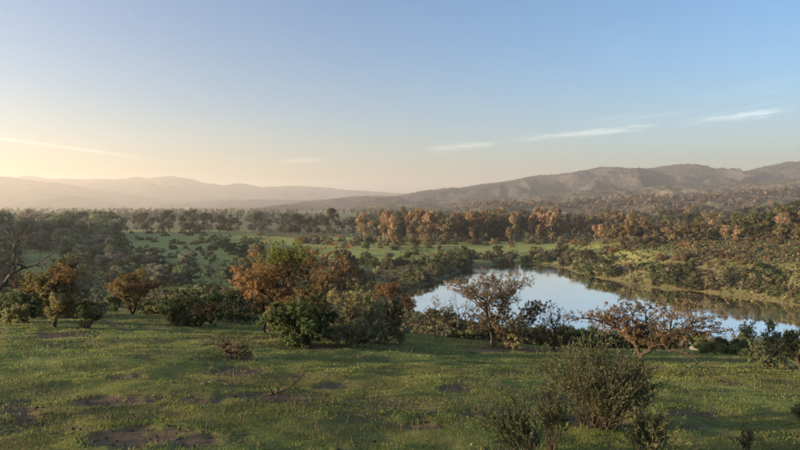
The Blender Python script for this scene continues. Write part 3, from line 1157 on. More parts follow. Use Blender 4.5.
# rough growth on the valley floor below the brow
for k in range(60):
    px = rnd.uniform(-30, 420)
    py = rnd.uniform(284, 313)
    if 12 < px < 62 and py < 300 and rnd.random() < 0.8:
        continue
    pr, h = rnd.choice(BUSH_G + BUSH_O), rnd.uniform(6, 14)
    put_bush('valley_shrub', pr, px, py, h, rnd.uniform(0.8, 1.2),
             ('tall ' if h > 10 else 'low ') + kind_of(pr) + ' on the valley floor' + band(px, (110, 262), (' below the left wood', ' below the meadow thicket', ' behind the largest thorn tree')), 'shrubs on the valley floor below the brow', jit3(0.25))
for k in range(60):
    px = rnd.uniform(430, 800)
    a_, b_ = at_level(px, float(np.interp(px, [430, 480, 560, 640, 720, 800], [317, 329, 337, 343, 348, 353])), 0.0)
    H = rnd.uniform(1.2, 2.6)
    for q_ in range(12):
        if pond_sdf([a_], [b_])[0] > 1.5:
            break
        b_ -= 1.5
    o = new_obj('shore_shrub', rnd.choice(BUSH_G + BUSH_O))
    o.location = (a_, b_, float(height(a_, b_)))
    o.rotation_euler = (0, 0, rnd.uniform(0, 6.28))
    o.scale = (H, H, H)
    o.color = (*jit3(0.25), 1)
    tag(o, 'low green shrub at the near waterline of the pond', 'shrub', 'shrubs along the near waterline')
for k in range(120):
    j = rnd.randrange(len(POND))
    a_, b_ = POND[j]
    c_ = POND.mean(0)
    px_, py_ = to_px(a_, b_, 0.0)
    if not ((px_ > 575 and py_ < 312) or (px_ < 475 and py_ < 300)):
        continue
    nb = POND[(j + 1) % len(POND)] - POND[j - 1]
    nv = np.array([nb[1], -nb[0]]) / np.linalg.norm(nb)
    if pond_sdf([a_ + nv[0]], [b_ + nv[1]])[0] < 0:
        nv = -nv
    off = rnd.uniform(1.5, 5.0)
    a_, b_ = a_ + nv[0] * off, b_ + nv[1] * off
    H = rnd.uniform(1.4, 3.4)
    o = new_obj('waterline_shrub', rnd.choice(BUSH_G + BUSH_O))
    o.location = (a_, b_, float(height(a_, b_)))
    o.rotation_euler = (0, 0, rnd.uniform(0, 6.28))
    o.scale = (H * 0.9, H * 0.9, H)
    o.color = (*jit3(0.25), 1)
    tag(o, ('tall' if H > 2.4 else 'low') + (' dark shrub overhanging the water below the right bank' if px_ > 500 else ' dark shrub overhanging the water at the far left tip of the pond'),
        'shrub', 'shrubs overhanging the water below the right bank' if px_ > 500 else 'shrubs overhanging the left tip of the pond')
# three bigger trees of the middle distance, seen between the near ones
put_tree('pond_tree', ROUND_O[0], 345, 292, 46, 0.95, 'tall dark olive tree behind the big russet thorn tree', None, (0.8, 0.8, 0.75))
put_tree('pond_tree', ROUND_G[4], 362, 290, 22, 1.3, 'lower dark tree beside the tall olive one near the pond', None, (0.9, 0.9, 0.9))


# ---- far woods that read as one mass
def far_wood(name, n, label, sampler, cols, seed, m=22):
    rng = np.random.RandomState(seed)
    X, Y, Z, H = sampler(rng, n)
    n = len(X)
    c = np.stack([X, Y, Z + H * 0.52], 1)
    d = unit(rng.normal(size=(n, m, 3)))
    w = H * rng.uniform(0.28, 0.5, n)
    off = d * (rng.rand(n, m, 1) ** 0.4) * np.stack([w, w, H * 0.5], 1)[:, None, :]
    C = (c[:, None] + off).reshape(-1, 3)
    N = unit(d + rng.normal(size=d.shape) * 0.3).reshape(-1, 3)
    S = np.repeat(H * 0.16 * (22.0 / m) ** 0.45, m) * rng.uniform(0.7, 1.4, n * m)
    v, f = leaf_tris(C, N, S * 1.15, rng, 0.75)
    col = np.array(cols)[rng.randint(0, len(cols), n)] * rng.uniform(0.7, 1.35, (n, 1))
    col = np.repeat(col, m * 3, 0)
    o = new_obj(name, mesh_np(name, v, f, col), M_LEAF)
    tag(o, label, 'wood', None, 'stuff')
    return o


def plain_sampler(rng, n):
    px = rng.uniform(-60, 860, n * 3)
    d = np.exp(rng.uniform(math.log(520), math.log(3600), n * 3))
    X, Y = (px - CX) / F_PX * d, d
    den = fbm(X / 260, Y / 150, 3, 91) + 0.35 * (px > 360)
    keep = (den > 0.10) & ~((Y < 700) & (px > 100) & (px < 380))
    X, Y = X[keep][:n], Y[keep][:n]
    H = rng.uniform(6, 15, len(X))
    return X, Y, base_height(X, Y) - 0.4, H


def ridge_sampler(grid, hmin, hmax, seed, thr):
    gx, gy, gz = grid

    def f(rng, n):
        i = rng.uniform(1, len(gy) * 0.56, n)
        j = rng.uniform(3, len(gx) - 4, n)
        i0, j0 = i.astype(int), j.astype(int)
        fi, fj = i - i0, j - j0
        X = gx[j0] * (1 - fj) + gx[j0 + 1] * fj
        Y = gy[i0] * (1 - fi) + gy[i0 + 1] * fi
        Z = (gz[i0, j0] * (1 - fj) + gz[i0, j0 + 1] * fj) * (1 - fi) + (gz[i0 + 1, j0] * (1 - fj) + gz[i0 + 1, j0 + 1] * fj) * fi
        k = (Z > 2.0) & (fbm(X / 160, Y / 160, 4, seed) > thr) & (np.abs(X / Y) < 0.75)
        return X[k], Y[k], Z[k] - 0.6, rng.uniform(hmin, hmax, k.sum())
    return f


def slope_sampler(rng, n):
    i = rng.randint(4, len(MY) // 2 + 4, n)
    j = rng.randint(10, len(MX) - 10, n)
    X = MX[j] + rng.uniform(-8, 8, n)
    Y = MY[i] + rng.uniform(-8, 8, n)
    Z = MZ[i, j]
    k = (Z > 1.0) & (fbm(X / 200, Y / 120, 3, 95) > -0.15)
    return X[k], Y[k], Z[k] - 0.8, rng.uniform(6, 14, k.sum())


far_wood('far_wood', 3600, 'hazy band of distant trees across the plain', plain_sampler,
         [(0.05, 0.055, 0.028), (0.075, 0.06, 0.032), (0.04, 0.048, 0.024)], 301)
far_wood('hill_wood', 2200, 'reddish open wood covering the foot of the mountains', slope_sampler,
         [(0.085, 0.062, 0.042), (0.065, 0.058, 0.034), (0.10, 0.072, 0.048)], 302, 14)
far_wood('spur_scrub', 9000, 'dotted dark scrub covering the low hill before the right mountains', ridge_sampler(SPUR, 3, 7, 96, -0.25),
         [(0.035, 0.038, 0.024), (0.055, 0.048, 0.030), (0.045, 0.040, 0.024)], 303, 6)
far_wood('mountain_scrub', 16000, 'fine dark scrub dotting the flanks of the right mountains', ridge_sampler(BACK, 3.5, 8, 98, -0.2),
         [(0.030, 0.032, 0.024), (0.045, 0.040, 0.028)], 304, 5)


def cover_sampler(rng, n):
    px = rng.uniform(400, 860, n * 2)
    py = rng.uniform(243, 345, n * 2)
    px[: n // 4] = rng.uniform(60, 430, n // 4)
    py[: n // 4] = rng.uniform(258, 314, n // 4)
    keep = (px < 430) & (py < 314) | (px > 560) & (py < 318) | (py > 300) & (px < 470) | (py > 318)
    X, Y = at_level(px[keep], py[keep], 2.0)
    d = pond_sdf(X, Y)
    k = (d > 0.25) & (Y > 62)
    X, Y, d = X[k], Y[k], d[k]
    sh = rng.permutation(len(X))[:n]
    X, Y, d = X[sh], Y[sh], d[sh]
    H = rng.uniform(0.35, 1.2, len(X)) * np.clip(0.5 + d / 6, 0.5, 1.0)
    return X, Y, base_height(X, Y) - 0.1, H


far_wood('bank_scrub', 14000, 'low scrubby ground cover and weeds over the banks and valley floor', cover_sampler,
         [(0.075, 0.070, 0.034), (0.10, 0.074, 0.042), (0.055, 0.060, 0.026), (0.085, 0.09, 0.034)], 305, 7)


# ------------------------------------------------------------------ near trees and shrubs
def place(px, py):
    x, y, z = hit(px, py)
    if y > 52:                       # the sight line just clears the brow: stand on the brow below it
        k = _ts < 52
        dx, dy, dz = px_dir(px, py)
        X, Y = dx * _ts[k], dy * _ts[k]
        g = CAM_Z + dz * _ts[k] - height(X, Y)
        g[Y < 22] = 1e9
        i = int(np.argmin(g))
        x, y = float(X[i]), float(Y[i])
        z = float(height(x, y))
    return x, y, z, y / F_PX     # metres per photo pixel at that depth


def root_at(name, x, y, z, label, cat, group=None):
    r = bpy.data.objects.new(name, None)
    COL.objects.link(r)
    r.location = (x, y, z)
    tag(r, label, cat, group)
    return r


def thorn_tree(name, label, base, box, seed, cols, ntip=420, leaves=9, trunk_f=0.16, leaf=0.032, bark=M_BARK, r_tip=0.0042, cat='tree',
               depth=0.8, hollow=0.35, top_cols=None, spread=1.0, twigs=3, flat=0.0, lean=0.0, vase=0.0, rmax=None):
    """base: pixel of the foot; box: (x0, x1, y0, y1) pixels of the crown"""
    rng = np.random.RandomState(seed)
    x, y, z, s = place(*base)
    x0, x1, y0, y1 = box
    zx0, zx1 = (x0 - base[0]) * s, (x1 - base[0]) * s
    zt, zb = (base[1] - y0) * s, (base[1] - y1) * s
    cx, rx = (zx0 + zx1) / 2, (zx1 - zx0) / 2
    cz, rz = (zt + zb) / 2, (zt - zb) / 2
    # crown of many uneven lobes inside the box
    tips = []
    nl = max(9, int(ntip / 26))
    lob = []
    while len(lob) < nl:
        d = rng.uniform(-1, 1, 3)
        q = np.linalg.norm(d)
        if q > 1 or q < hollow:
            continue
        if d[2] < -0.1 and rng.rand() < flat:
            continue
        lob.append(d)
    lob = np.array(lob)
    lr = rng.uniform(0.20, 0.36, nl)
    li = rng.randint(0, nl, ntip)
    dd = unit(rng.normal(size=(ntip, 3))) * (rng.rand(ntip, 1) ** 0.4)
    t = lob[li] * (1 - lr[li] * 0.8)[:, None] + dd * lr[li][:, None]
    for a_ in (0, 1, 2):                              # fill the box
        lo_, hi_ = np.quantile(t[:, a_], (0.015, 0.985))
        t[:, a_] = (t[:, a_] - (lo_ + hi_) / 2) / ((hi_ - lo_) / 2)
    out = rng.rand(ntip) < 0.10                       # stray twigs that break the outline
    t[out] *= rng.uniform(1.0, 1.15, (out.sum(), 1))
    if vase > 0:                                      # crown narrows towards the fork
        k_ = 1 - vase * (1 - sstep(-1.0, 0.4, t[:, 2]))
        t[:, 0] = (t[:, 0] + cx / rx) * k_ - cx / rx
        t[:, 1] *= k_
    tips = np.stack([cx + t[:, 0] * rx, t[:, 1] * rx * depth, cz + t[:, 2] * rz], 1)
    tips[:, 2] = np.maximum(tips[:, 2], 0.06 * zt)
    trunk = None
    if trunk_f > 0:
        trunk = (cx * 0.15 + lean * zt * 0.3, rng.normal() * 0.03, zt * trunk_f)
    segs = branch_segs((0, 0, -0.08), tips, rng, r_tip, 0.40, 0.47, 0.07, trunk, rmax)
    big = segs[:, 6] > r_tip * 2.2
    parts = []
    v, f = tubes(segs[big], 6)
    v2, f2 = tubes(segs[~big], 3)
    # twigs
    n = len(tips)
    tw = []
    cen = np.array([cx, 0, cz * 0.6])
    od = unit(tips - cen)
    for k in range(twigs):
        dv = unit(od + rng.normal(size=(n, 3)) * 0.75)
        L = rng.uniform(0.05, 0.16, n) * zt * 0.38
        tw.append(np.hstack([tips, tips + dv * L[:, None], np.full((n, 1), r_tip * 0.6), np.full((n, 1), r_tip * 0.25)]))
    tw = np.vstack(tw)
    v3, f3 = tubes(tw, 3)
    V = np.vstack([v, v2, v3])
    Fq = np.vstack([f, f2 + len(v), f3 + len(v) + len(v2)])
    root = root_at(name, x, y, z, label, cat)
    new_obj('trunk', mesh_np(name + '_trunk', V, Fq, None, True), bark, root)
    if leaves > 0:
        m = int(round(leaves * 1.8))
        leaf = leaf * 1.0
        k = rng.rand(len(tw), m, 1)
        P = (tw[:, None, 0:3] + (tw[:, None, 3:6] - tw[:, None, 0:3]) * k + rng.normal(size=(len(tw), m, 3)) * leaf * 1.1 * spread).reshape(-1, 3)
        lidx = np.repeat(np.tile(li, twigs), m)
        N = unit(rng.normal(size=P.shape) * 0.8 + np.repeat(np.tile(od, (twigs, 1)), m, 0) * 0.8 + np.array([0, 0, 0.3]))
        S = leaf * rng.uniform(0.5, 1.3, len(P))
        lv, lf = leaf_tris(P, N, S * 1.1, rng, 0.55)
        cc = np.array(cols, float)
        ci = rng.randint(0, len(cc), nl)
        col = cc[ci[lidx]] * rng.uniform(0.65, 1.35, nl)[lidx][:, None]
        if top_cols is not None:
            tcx, tcz, tr, tcol = top_cols
            q = ((P[:, 0] - (tcx - base[0]) * s) / (tr * s)) ** 2 + ((P[:, 2] - (base[1] - tcz) * s) / (tr * 0.6 * s)) ** 2 + rng.normal(size=len(P)) * 0.25
            col[q < 1] = np.array(tcol)
        col = col * rng.uniform(0.7, 1.3, (len(P), 1)) * (1 + rng.normal(size=P.shape) * 0.08)
        new_obj('crown', mesh_np(name + '_crown', lv, lf, np.repeat(np.clip(col, 0.003, 1), 3, 0)), M_LEAF, root)
    return root


def broom_shrub(name, label, base, box, seed, cols, nstem=90, leaf=0.028, flowers=0, lean=0.0, r0=0.009, per=46, cat='shrub', low=0.25, nside=5):
    """many upright wands from one foot, clothed in narrow leaves"""
    rng = np.random.RandomState(seed)
    x, y, z, s = place(*base)
    x0, x1, y0, y1 = box
    zt = (base[1] - y0) * s
    xl, xr = (x0 - base[0]) * s, (x1 - base[0]) * s
    cx, rx = (xl + xr) / 2, (xr - xl) / 2
    segs, C, N, S, T = [], [], [], [], []
    ends = []
    for k in range(nstem):
        a = rng.uniform(0, 6.283)
        q = math.sqrt(rng.rand())
        foot = np.array([cx * 0.15 + 0.26 * rx * q * math.cos(a + rng.normal() * 0.5), 0.26 * rx * q * math.sin(a), -0.05])
        e = np.array([cx + rx * q * math.cos(a), rx * 0.8 * q * math.sin(a),
                      zt * (0.55 + 0.45 * math.sqrt(max(0, 1 - q * q * 0.85))) * rng.uniform(0.55, 1.06)])
        pts = []
        swing = rng.normal(size=3) * np.array([1, 1, 0.3])
        for t in np.linspace(0, 1, 7):
            h = t ** 0.85
            p = foot * (1 - t) + e * t
            p[2] = foot[2] + (e[2] - foot[2]) * h
            p = p + rng.normal(size=3) * 0.034 * zt * (0 < t < 1) + swing * math.sin(t * 3.0) * 0.045 * zt
            pts.append(p)
        for i in range(6):
            segs.append((*pts[i], *pts[i + 1], r0 * (1 - i / 7), r0 * (1 - (i + 1) / 7)))
        wands = [(pts[int(7 * low)], pts[-1], per)]
        for w in range(nside):
            i = rng.randint(2, 6)
            d = unit((pts[i + 1] if i < 6 else pts[i]) - pts[i - 1] + rng.normal(size=3) * 0.13 * zt)
            L = rng.uniform(0.12, 0.30) * zt
            q2 = pts[i] + d * L + np.array([0, 0, 0.05 * zt])
            segs.append((*pts[i], *q2, r0 * 0.45, r0 * 0.2))
            wands.append((pts[i], q2, int(per * 0.5)))
            ends.append(q2)
        ends.append(pts[-1])
        P = np.array(pts)
        for wi, (a0, b0, nn) in enumerate(wands):
            t = low + (1 - low) * rng.rand(nn) if wi == 0 else rng.rand(nn)
            if wi == 0:
                idx = np.clip(t * 6, 0, 5.999)
                ii = idx.astype(int)
                c = P[ii] + (P[ii + 1] - P[ii]) * (idx - ii)[:, None]
                d = unit(P[ii + 1] - P[ii])
            else:
                c = a0 + (b0 - a0) * t[:, None]
                d = np.tile(unit(b0 - a0), (nn, 1))
            dirv = unit(d + rng.normal(size=(nn, 3)) * 0.45)
            C.append(c + dirv * leaf * 0.8)
            T.append(dirv)
            S.append(leaf * rng.uniform(0.6, 1.3, nn))
    C, T, S = np.vstack(C), np.vstack(T), np.concatenate(S)
    side = unit(np.cross(T, rng.normal(size=T.shape)))
    ss = S[:, None]
    lv = np.stack([C - T * ss, C - side * ss * 0.24, C + T * ss, C + side * ss * 0.24], 1).reshape(-1, 3)
    lf = np.arange(len(C) * 4).reshape(-1, 4)
    cc = np.array(cols, float)
    col = cc[rng.randint(0, len(cc), len(C))] * rng.uniform(0.6, 1.4, (len(C), 1))
    root = root_at(name, x, y, z, label, cat)
    v, f = tubes(np.array(segs), 4)
    new_obj('stem', mesh_np(name + '_stem', v, f, None, True), M_BARK, root)
    new_obj('foliage', mesh_np(name + '_foliage', lv, lf, np.repeat(col, 4, 0)), M_LEAF, root)
    if flowers:
        E = np.array(ends)
        E = E[np.argsort(-E[:, 2])[:int(len(E) * 0.6)]]
        E = E[rng.choice(len(E), flowers)]
        Q = (E[:, None] + rng.normal(size=(len(E), 4, 3)) * leaf * 0.5).reshape(-1, 3)
        fv, ff = leaf_quads(Q, unit(rng.normal(size=Q.shape)), leaf * rng.uniform(0.18, 0.36, len(Q)), rng, 0.9)
        new_obj('seed_head', mesh_np(name + '_seed_heads', fv, ff, np.tile([[0.20, 0.18, 0.11]], (len(fv), 1))), M_LEAF, root)
    return root


BROWN = [(0.110, 0.078, 0.044), (0.092, 0.070, 0.040), (0.080, 0.072, 0.040), (0.13, 0.088, 0.046)]
RUST = [(0.155, 0.094, 0.040), (0.125, 0.086, 0.040), (0.112, 0.090, 0.042)]
GOLD = [(0.15, 0.118, 0.036), (0.125, 0.106, 0.034), (0.14, 0.088, 0.034)]
DGREEN = [(0.056, 0.076, 0.028), (0.072, 0.094, 0.034), (0.048, 0.064, 0.026)]
OLIVE = [(0.140, 0.130, 0.064), (0.165, 0.142, 0.068), (0.112, 0.112, 0.054)]
DULL = [(0.080, 0.062, 0.036), (0.066, 0.058, 0.030), (0.095, 0.068, 0.040)]

thorn_tree('thorn_tree', 'wide flat-topped thorn tree with forked trunk and brown tips alone on the slope', (640, 368), (584, 713, 303, 342), 1, BROWN, 820, 2.2, 0.17, 0.026, flat=0.2, hollow=0.15, r_tip=0.0052, twigs=5, vase=0.6, rmax=0.075)
thorn_tree('thorn_tree', 'thin thorn tree with sparse russet umbrella crown before the pond', (492, 346), (452, 531, 276, 308), 2, RUST[1:] + BROWN[:1], 640, 3, 0.10, 0.028, bark=M_GREY, flat=0.3, hollow=0.2, r_tip=0.0055, vase=0.5, twigs=5, rmax=0.06)
thorn_tree('brush_shrub', 'tangled dark brush growing under the sparse russet umbrella crown', (512, 347), (472, 548, 304, 346), 3, DULL + OLIVE[:1], 560, 9, 0.0, 0.028, hollow=0.1, cat='shrub')
thorn_tree('bare_shrub', 'dark narrow twiggy shrub beside a bare forked sapling', (437, 337), (424, 452, 299, 330), 4, DULL, 200, 4, 0.0, 0.028, hollow=0.05, cat='shrub')
thorn_tree('bare_sapling', 'bare forked sapling without leaves left of the russet umbrella crown', (459, 338), (448, 474, 295, 325), 5, DULL, 90, 1, 0.2, 0.026, hollow=0.05, r_tip=0.006)
thorn_tree('bare_shrub', 'leafless upright twiggy shrub between the two umbrella-crowned thorn trees', (553, 352), (537, 574, 308, 342), 6, DULL, 220, 2, 0.0, 0.028, hollow=0.05, cat='shrub', r_tip=0.0055)
thorn_tree('big_thorn_tree', 'largest russet thorn tree with a yellow-green clump on top', (293, 338), (246, 346, 247, 326), 7, RUST + RUST[:2] + GOLD[2:], 1300, 8, 0.04, 0.028, hollow=0.15, r_tip=0.0045, vase=0.25,
           top_cols=(285, 251, 24, (0.085, 0.095, 0.020)))
thorn_tree('thin_tree', 'thin-stemmed small brown tree leaning out beside the largest thorn tree', (266, 333), (246, 276, 274, 312), 8, BROWN, 200, 6, 0.35, 0.034, r_tip=0.005)
thorn_tree('green_shrub', 'rounded dark green leafy shrub in front of the largest thorn tree', (300, 346), (271, 329, 299, 345), 9, DGREEN + [(0.06, 0.085, 0.026)], 760, 10, 0.0, 0.028, hollow=0.15, cat='shrub')
thorn_tree('olive_shrub', 'olive brown feathery shrub right of the dark green leafy one', (350, 345), (324, 378, 295, 345), 10, OLIVE, 800, 9, 0.0, 0.024, bark=M_GREY, hollow=0.1, cat='shrub')
thorn_tree('olive_shrub', 'smaller olive shrub merging into the feathery one, toward the pond', (385, 343), (364, 406, 300, 342), 11, OLIVE + DULL[:1], 380, 8, 0.0, 0.030, hollow=0.1, cat='shrub')
thorn_tree('russet_tree', 'rusty-topped low tree at the left tip of the pond', (392, 325), (371, 413, 278, 312), 12, RUST, 420, 9, 0.2, 0.028)
thorn_tree('dark_shrub', 'dark spreading shrub between the round orange bush and the largest thorn tree', (200, 326), (166, 226, 291, 325), 13, DGREEN + DULL[:1], 520, 8, 0.0, 0.034, hollow=0.1, cat='shrub')
thorn_tree('dark_shrub', 'dark bushy shrub touching the thin-stemmed small tree', (231, 322), (206, 254, 292, 322), 14, DGREEN + DULL[:1], 420, 8, 0.0, 0.034, hollow=0.1, cat='shrub')
thorn_tree('orange_shrub', 'vase-shaped shrub with a rounded orange-brown top', (132, 315), (108, 158, 271, 304), 15, RUST + GOLD[1:], 620, 8, 0.0, 0.026, hollow=0.2, cat='shrub', vase=0.6)
thorn_tree('golden_tree', 'golden-topped many-stemmed small tree by the left wood', (55, 327), (28, 92, 263, 314), 16, GOLD + OLIVE[:1], 760, 7, 0.0, 0.028, hollow=0.2, vase=0.5)
thorn_tree('dark_shrub', 'dark shrub left of the golden-topped tree', (16, 322), (-8, 40, 290, 320), 17, DGREEN + OLIVE[2:], 380, 8, 0.0, 0.034, hollow=0.1, cat='shrub')
thorn_tree('young_shrub', 'small loose green shrub at the foot of the golden-topped tree', (88, 328), (76, 106, 304, 327), 18, DGREEN + OLIVE[:1], 170, 6, 0.0, 0.030, hollow=0.05, cat='shrub')
thorn_tree('green_shrub', 'low green shrub just behind the round orange bush', (157, 313), (140, 176, 297, 312), 19, DGREEN + OLIVE[:1], 220, 8, 0.0, 0.034, hollow=0.1, cat='shrub')
thorn_tree('dead_tree', 'bare leafless dead tree reaching in with pale broken branches', (-22, 326), (-70, 46, 224, 300), 20, DULL, 110, 0, 0.22, 0.03, bark=M_GREY, r_tip=0.014, hollow=0.3, twigs=2)
thorn_tree('twig_shrub', 'small dry twiggy bush standing alone on the short grass', (234, 358), (219, 248, 341, 357), 21, DULL, 140, 3, 0.0, 0.022, hollow=0.05, cat='shrub')
broom_shrub('sprout', 'single leafy sprout beside the small dry twiggy bush', (227, 356), (215, 227, 330, 356), 22, DGREEN, 5, 0.035, 0, 0, 0.007, 30, 'plant')
# big broom shrubs of the right foreground
BROOM = [(0.058, 0.072, 0.032), (0.072, 0.082, 0.038), (0.046, 0.060, 0.026), (0.10, 0.092, 0.052)]
broom_shrub('broom_shrub', 'largest broom shrub with pale seed heads in front of the flat-topped thorn tree', (598, 426), (540, 656, 339, 424), 30, BROOM, 100, 0.025, 40, 0, 0.0065, 32, nside=6)
broom_shrub('broom_shrub', 'low spiky broom shrub between the largest one and the flat-topped thorn tree', (632, 417), (612, 657, 374, 417), 36, BROOM, 34, 0.022, 8, 0, 0.005, 36)
broom_shrub('broom_shrub', 'tall thin broom shrub with brown wands left of the largest one', (551, 452), (532, 564, 362, 450), 31, BROOM + [(0.07, 0.055, 0.035)], 16, 0.020, 14, 0, 0.005, 44, low=0.4)
broom_shrub('broom_shrub', 'dark leafy broom shrub leaning away from the largest one', (538, 462), (474, 530, 392, 450), 32, BROOM[:3], 26, 0.020, 3, 0, 0.006, 50, low=0.35)
broom_shrub('broom_shrub', 'short upright broom shrub at the right foot of the largest one', (648, 456), (628, 669, 402, 450), 33, BROOM, 40, 0.019, 4, 0, 0.005, 46)
broom_shrub('sprout', 'lone brown-green sprout on the open slope', (746, 452), (738, 754, 421, 450), 34, BROOM, 7, 0.016, 0, 0, 0.004, 40, 'plant')
broom_shrub('broom_shrub', 'small broom plant at the edge of the open slope beyond the lone sprout', (803, 420), (791, 815, 403, 420), 35, BROOM, 16, 0.018, 0, 0, 0.004, 40)
# right brow
thorn_tree('green_shrub', 'loose green leafy shrub at the brow above the water', (770, 366), (744, 798, 325, 362), 40, OLIVE[2:] + [(0.075, 0.088, 0.044), (0.062, 0.076, 0.036)], 420, 7, 0.0, 0.024, hollow=0.05, cat='shrub')
thorn_tree('thin_shrub', 'thin upright shrub beside the loose green one at the brow', (748, 353), (737, 760, 318, 350), 41, OLIVE + DGREEN, 130, 5, 0.0, 0.032, hollow=0.05, cat='shrub')
thorn_tree('green_shrub', 'leafy shrub beyond the loose green one on the brow', (799, 372), (786, 826, 328, 368), 42, OLIVE[2:] + [(0.075, 0.088, 0.044)], 320, 7, 0.0, 0.024, hollow=0.05, cat='shrub')
BR = 'low shrubs along the brow above the water'
rb = random.Random(77)
for k in range(26):
    px = rb.uniform(560, 745)
    py = np.interp(px, [560, 620, 700, 760], [337, 341, 351, 356]) + rb.uniform(-3, 2)
    h = rb.uniform(9, 17)
    w = rb.uniform(8, 15)
    o = thorn_tree('brow_shrub', band(h, (12, 14.5), ('low', 'medium', 'tall')) + ' dark shrub on the brow above the water ' + band(px, (615, 680), ('behind the leafless twiggy shrub', 'behind the flat-topped thorn tree', 'beside the pale boulders')), (px, py), (px - w, px + w, py - h, py - 1), 200 + k, DGREEN + OLIVE[2:], 110, 8, 0.0, 0.045, hollow=0.05, cat='shrub')
    o['group'] = BR
for k in range(16):
    px = rb.uniform(-20, 260)
    py = np.interp(px, [0, 130, 260], [318, 313, 318]) + rb.uniform(-2, 2)
    h = rb.uniform(9, 18)
    w = rb.uniform(8, 16)
    o = thorn_tree('brow_shrub', ('taller' if h > 13 else 'low') + ' dark shrub on the brow ' + band(px, (60, 130), ('behind the golden-topped tree', 'between the golden-topped tree and the orange bush', 'behind the dark spreading shrubs')), (px, py), (px - w, px + w, py - h, py - 1), 240 + k, DGREEN + OLIVE, 110, 8, 0.0, 0.045, hollow=0.05, cat='shrub')
    o['group'] = 'low shrubs along the brow before the wood'
for k in range(14):
    px = rb.uniform(395, 560)
    py = np.interp(px, [395, 560], [325, 338]) + rb.uniform(-3, 1)
    h = rb.uniform(8, 16)
    w = rb.uniform(9, 16)
    o = thorn_tree('brow_shrub', ('taller' if h > 12 else 'low') + ' olive shrub at the pond edge ' + band(px, (450, 500), ('beside the bare sapling', 'behind the russet umbrella crown', 'behind the leafless twiggy shrub')), (px, py), (px - w, px + w, py - h, py - 1), 270 + k, DGREEN + OLIVE, 110, 8, 0.0, 0.045, hollow=0.05, cat='shrub')
    o['group'] = 'low shrubs behind the thorn trees'


# ------------------------------------------------------------------ fallen wood and stone
def limb(name, label, pxs, r0, r1, seed, twig=14, bark=M_GREY, d1=None):
    """a branch from its foot on the ground (first pixel) to depth d1"""
    rng = np.random.RandomState(seed)
    P = []
    d0 = hit(*pxs[0])[1]
    for k, (a, b) in enumerate(pxs):
        t = k / (len(pxs) - 1)
        dpt = d0 * (1 - t) + (d1 or d0) * t
        dx, dy, dz = px_dir(a, b)
        x, y, z = dx / dy * dpt, dpt, CAM_Z + dz / dy * dpt
        P.append((x, y, max(z, float(height(x, y)) + r1 * 0.6)))
    P = np.array(P)
    n = 18
    t = np.linspace(0, len(P) - 1, n)
    i = np.clip(t.astype(int), 0, len(P) - 2)
    Q = P[i] + (P[i + 1] - P[i]) * (t - i)[:, None]
    L = np.linalg.norm(P[-1] - P[0])
    Q[1:-1] += rng.normal(size=(n - 2, 3)) * L * 0.008
    rr = np.linspace(r0, r1, n)
    segs = [(*(Q[k] - Q[0]), *(Q[k + 1] - Q[0]), rr[k], rr[k + 1]) for k in range(n - 1)]
    for k in range(twig):
        j = rng.randint(4, n)
        d = unit(rng.normal(size=3) * np.array([1, 1, 0.5]) + np.array([0, 0, 0.35]))
        l_ = L * rng.uniform(0.06, 0.22)
        p = Q[j] - Q[0]
        q = p + d * l_
        q2 = q + unit(d + rng.normal(size=3) * 0.5) * l_ * 0.6
        segs += [(*p, *q, rr[j] * 0.6, rr[j] * 0.4), (*q, *q2, rr[j] * 0.4, rr[j] * 0.15)]
    v, f = tubes(np.array(segs), 6)
    o = new_obj(name, mesh_np(name, v, f, None, True), bark)
    o.location = tuple(Q[0])
    tag(o, label, 'branch')
    return o


limb('fallen_branch', 'crooked dead fallen branch lying in a soil hollow on the grass', [(262, 396), (275, 393), (288, 388), (300, 379), (305, 371)], 0.020, 0.009, 1, 16, M_BARK)
limb('fallen_branch', 'thin curved twiggy fallen branch with its end dug into the turf', [(232, 387), (224, 381), (213, 380), (203, 386)], 0.016, 0.008, 2, 22)
limb('trailing_branch', 'long dead branch trailing from the flat-topped thorn tree to the grass', [(729, 386), (712, 370), (694, 357), (678, 350), (662, 345), (650, 341)], 0.014, 0.028, 3, 4, M_BARK, hit(640, 368)[1])


def stone(name, label, px, py, wpx, hpx, seed, group=None):
    rng = np.random.RandomState(seed)
    x, y, z, s = place(px, py)
    n = 90
    d = unit(rng.normal(size=(n, 3)))
    d = np.vstack([d])
    import bmesh
    bm = bmesh.new()
    bmesh.ops.create_icosphere(bm, subdivisions=3, radius=1.0)
    cuts = [(unit(rng.normal(size=3)), rng.uniform(0.55, 0.9)) for _ in range(9)]
    for v in bm.verts:
        p = np.array(v.co)
        for nn, dd in cuts:
            k = p @ nn - dd
            if k > 0:
                p = p - nn * k * 0.9
        p = p * (1 + 0.05 * rng.normal())
        v.co = (p[0] * wpx * s / 2, p[1] * wpx * s / 2 * 0.7, p[2] * hpx * s * 0.62 + hpx * s * 0.3)
    me = bpy.data.meshes.new(name)
    bm.to_mesh(me)
    bm.free()
    o = new_obj(name, me, M_ROCK)
    o.location = (x, y, z)
    tag(o, label, 'rock', group)


stone('boulder', 'pale flat boulder on the brow right of the flat-topped thorn tree', 697, 350, 17, 5, 1)
stone('boulder', 'smaller pale boulder beside the flat one on the brow', 709, 351, 8, 4, 2)
for k, (px, py, w) in enumerate([(492, 402, 3.2), (468, 428, 3.0), (472, 445, 3.6), (588, 428, 3), (604, 430, 2.5), (372, 388, 2.4), (168, 408, 2.4), (652, 372, 2)]):
    stone('pebble', 'small pale stone lying loose in the turf', px, py, w, w * 0.6, 10 + k, 'loose stones in the turf')


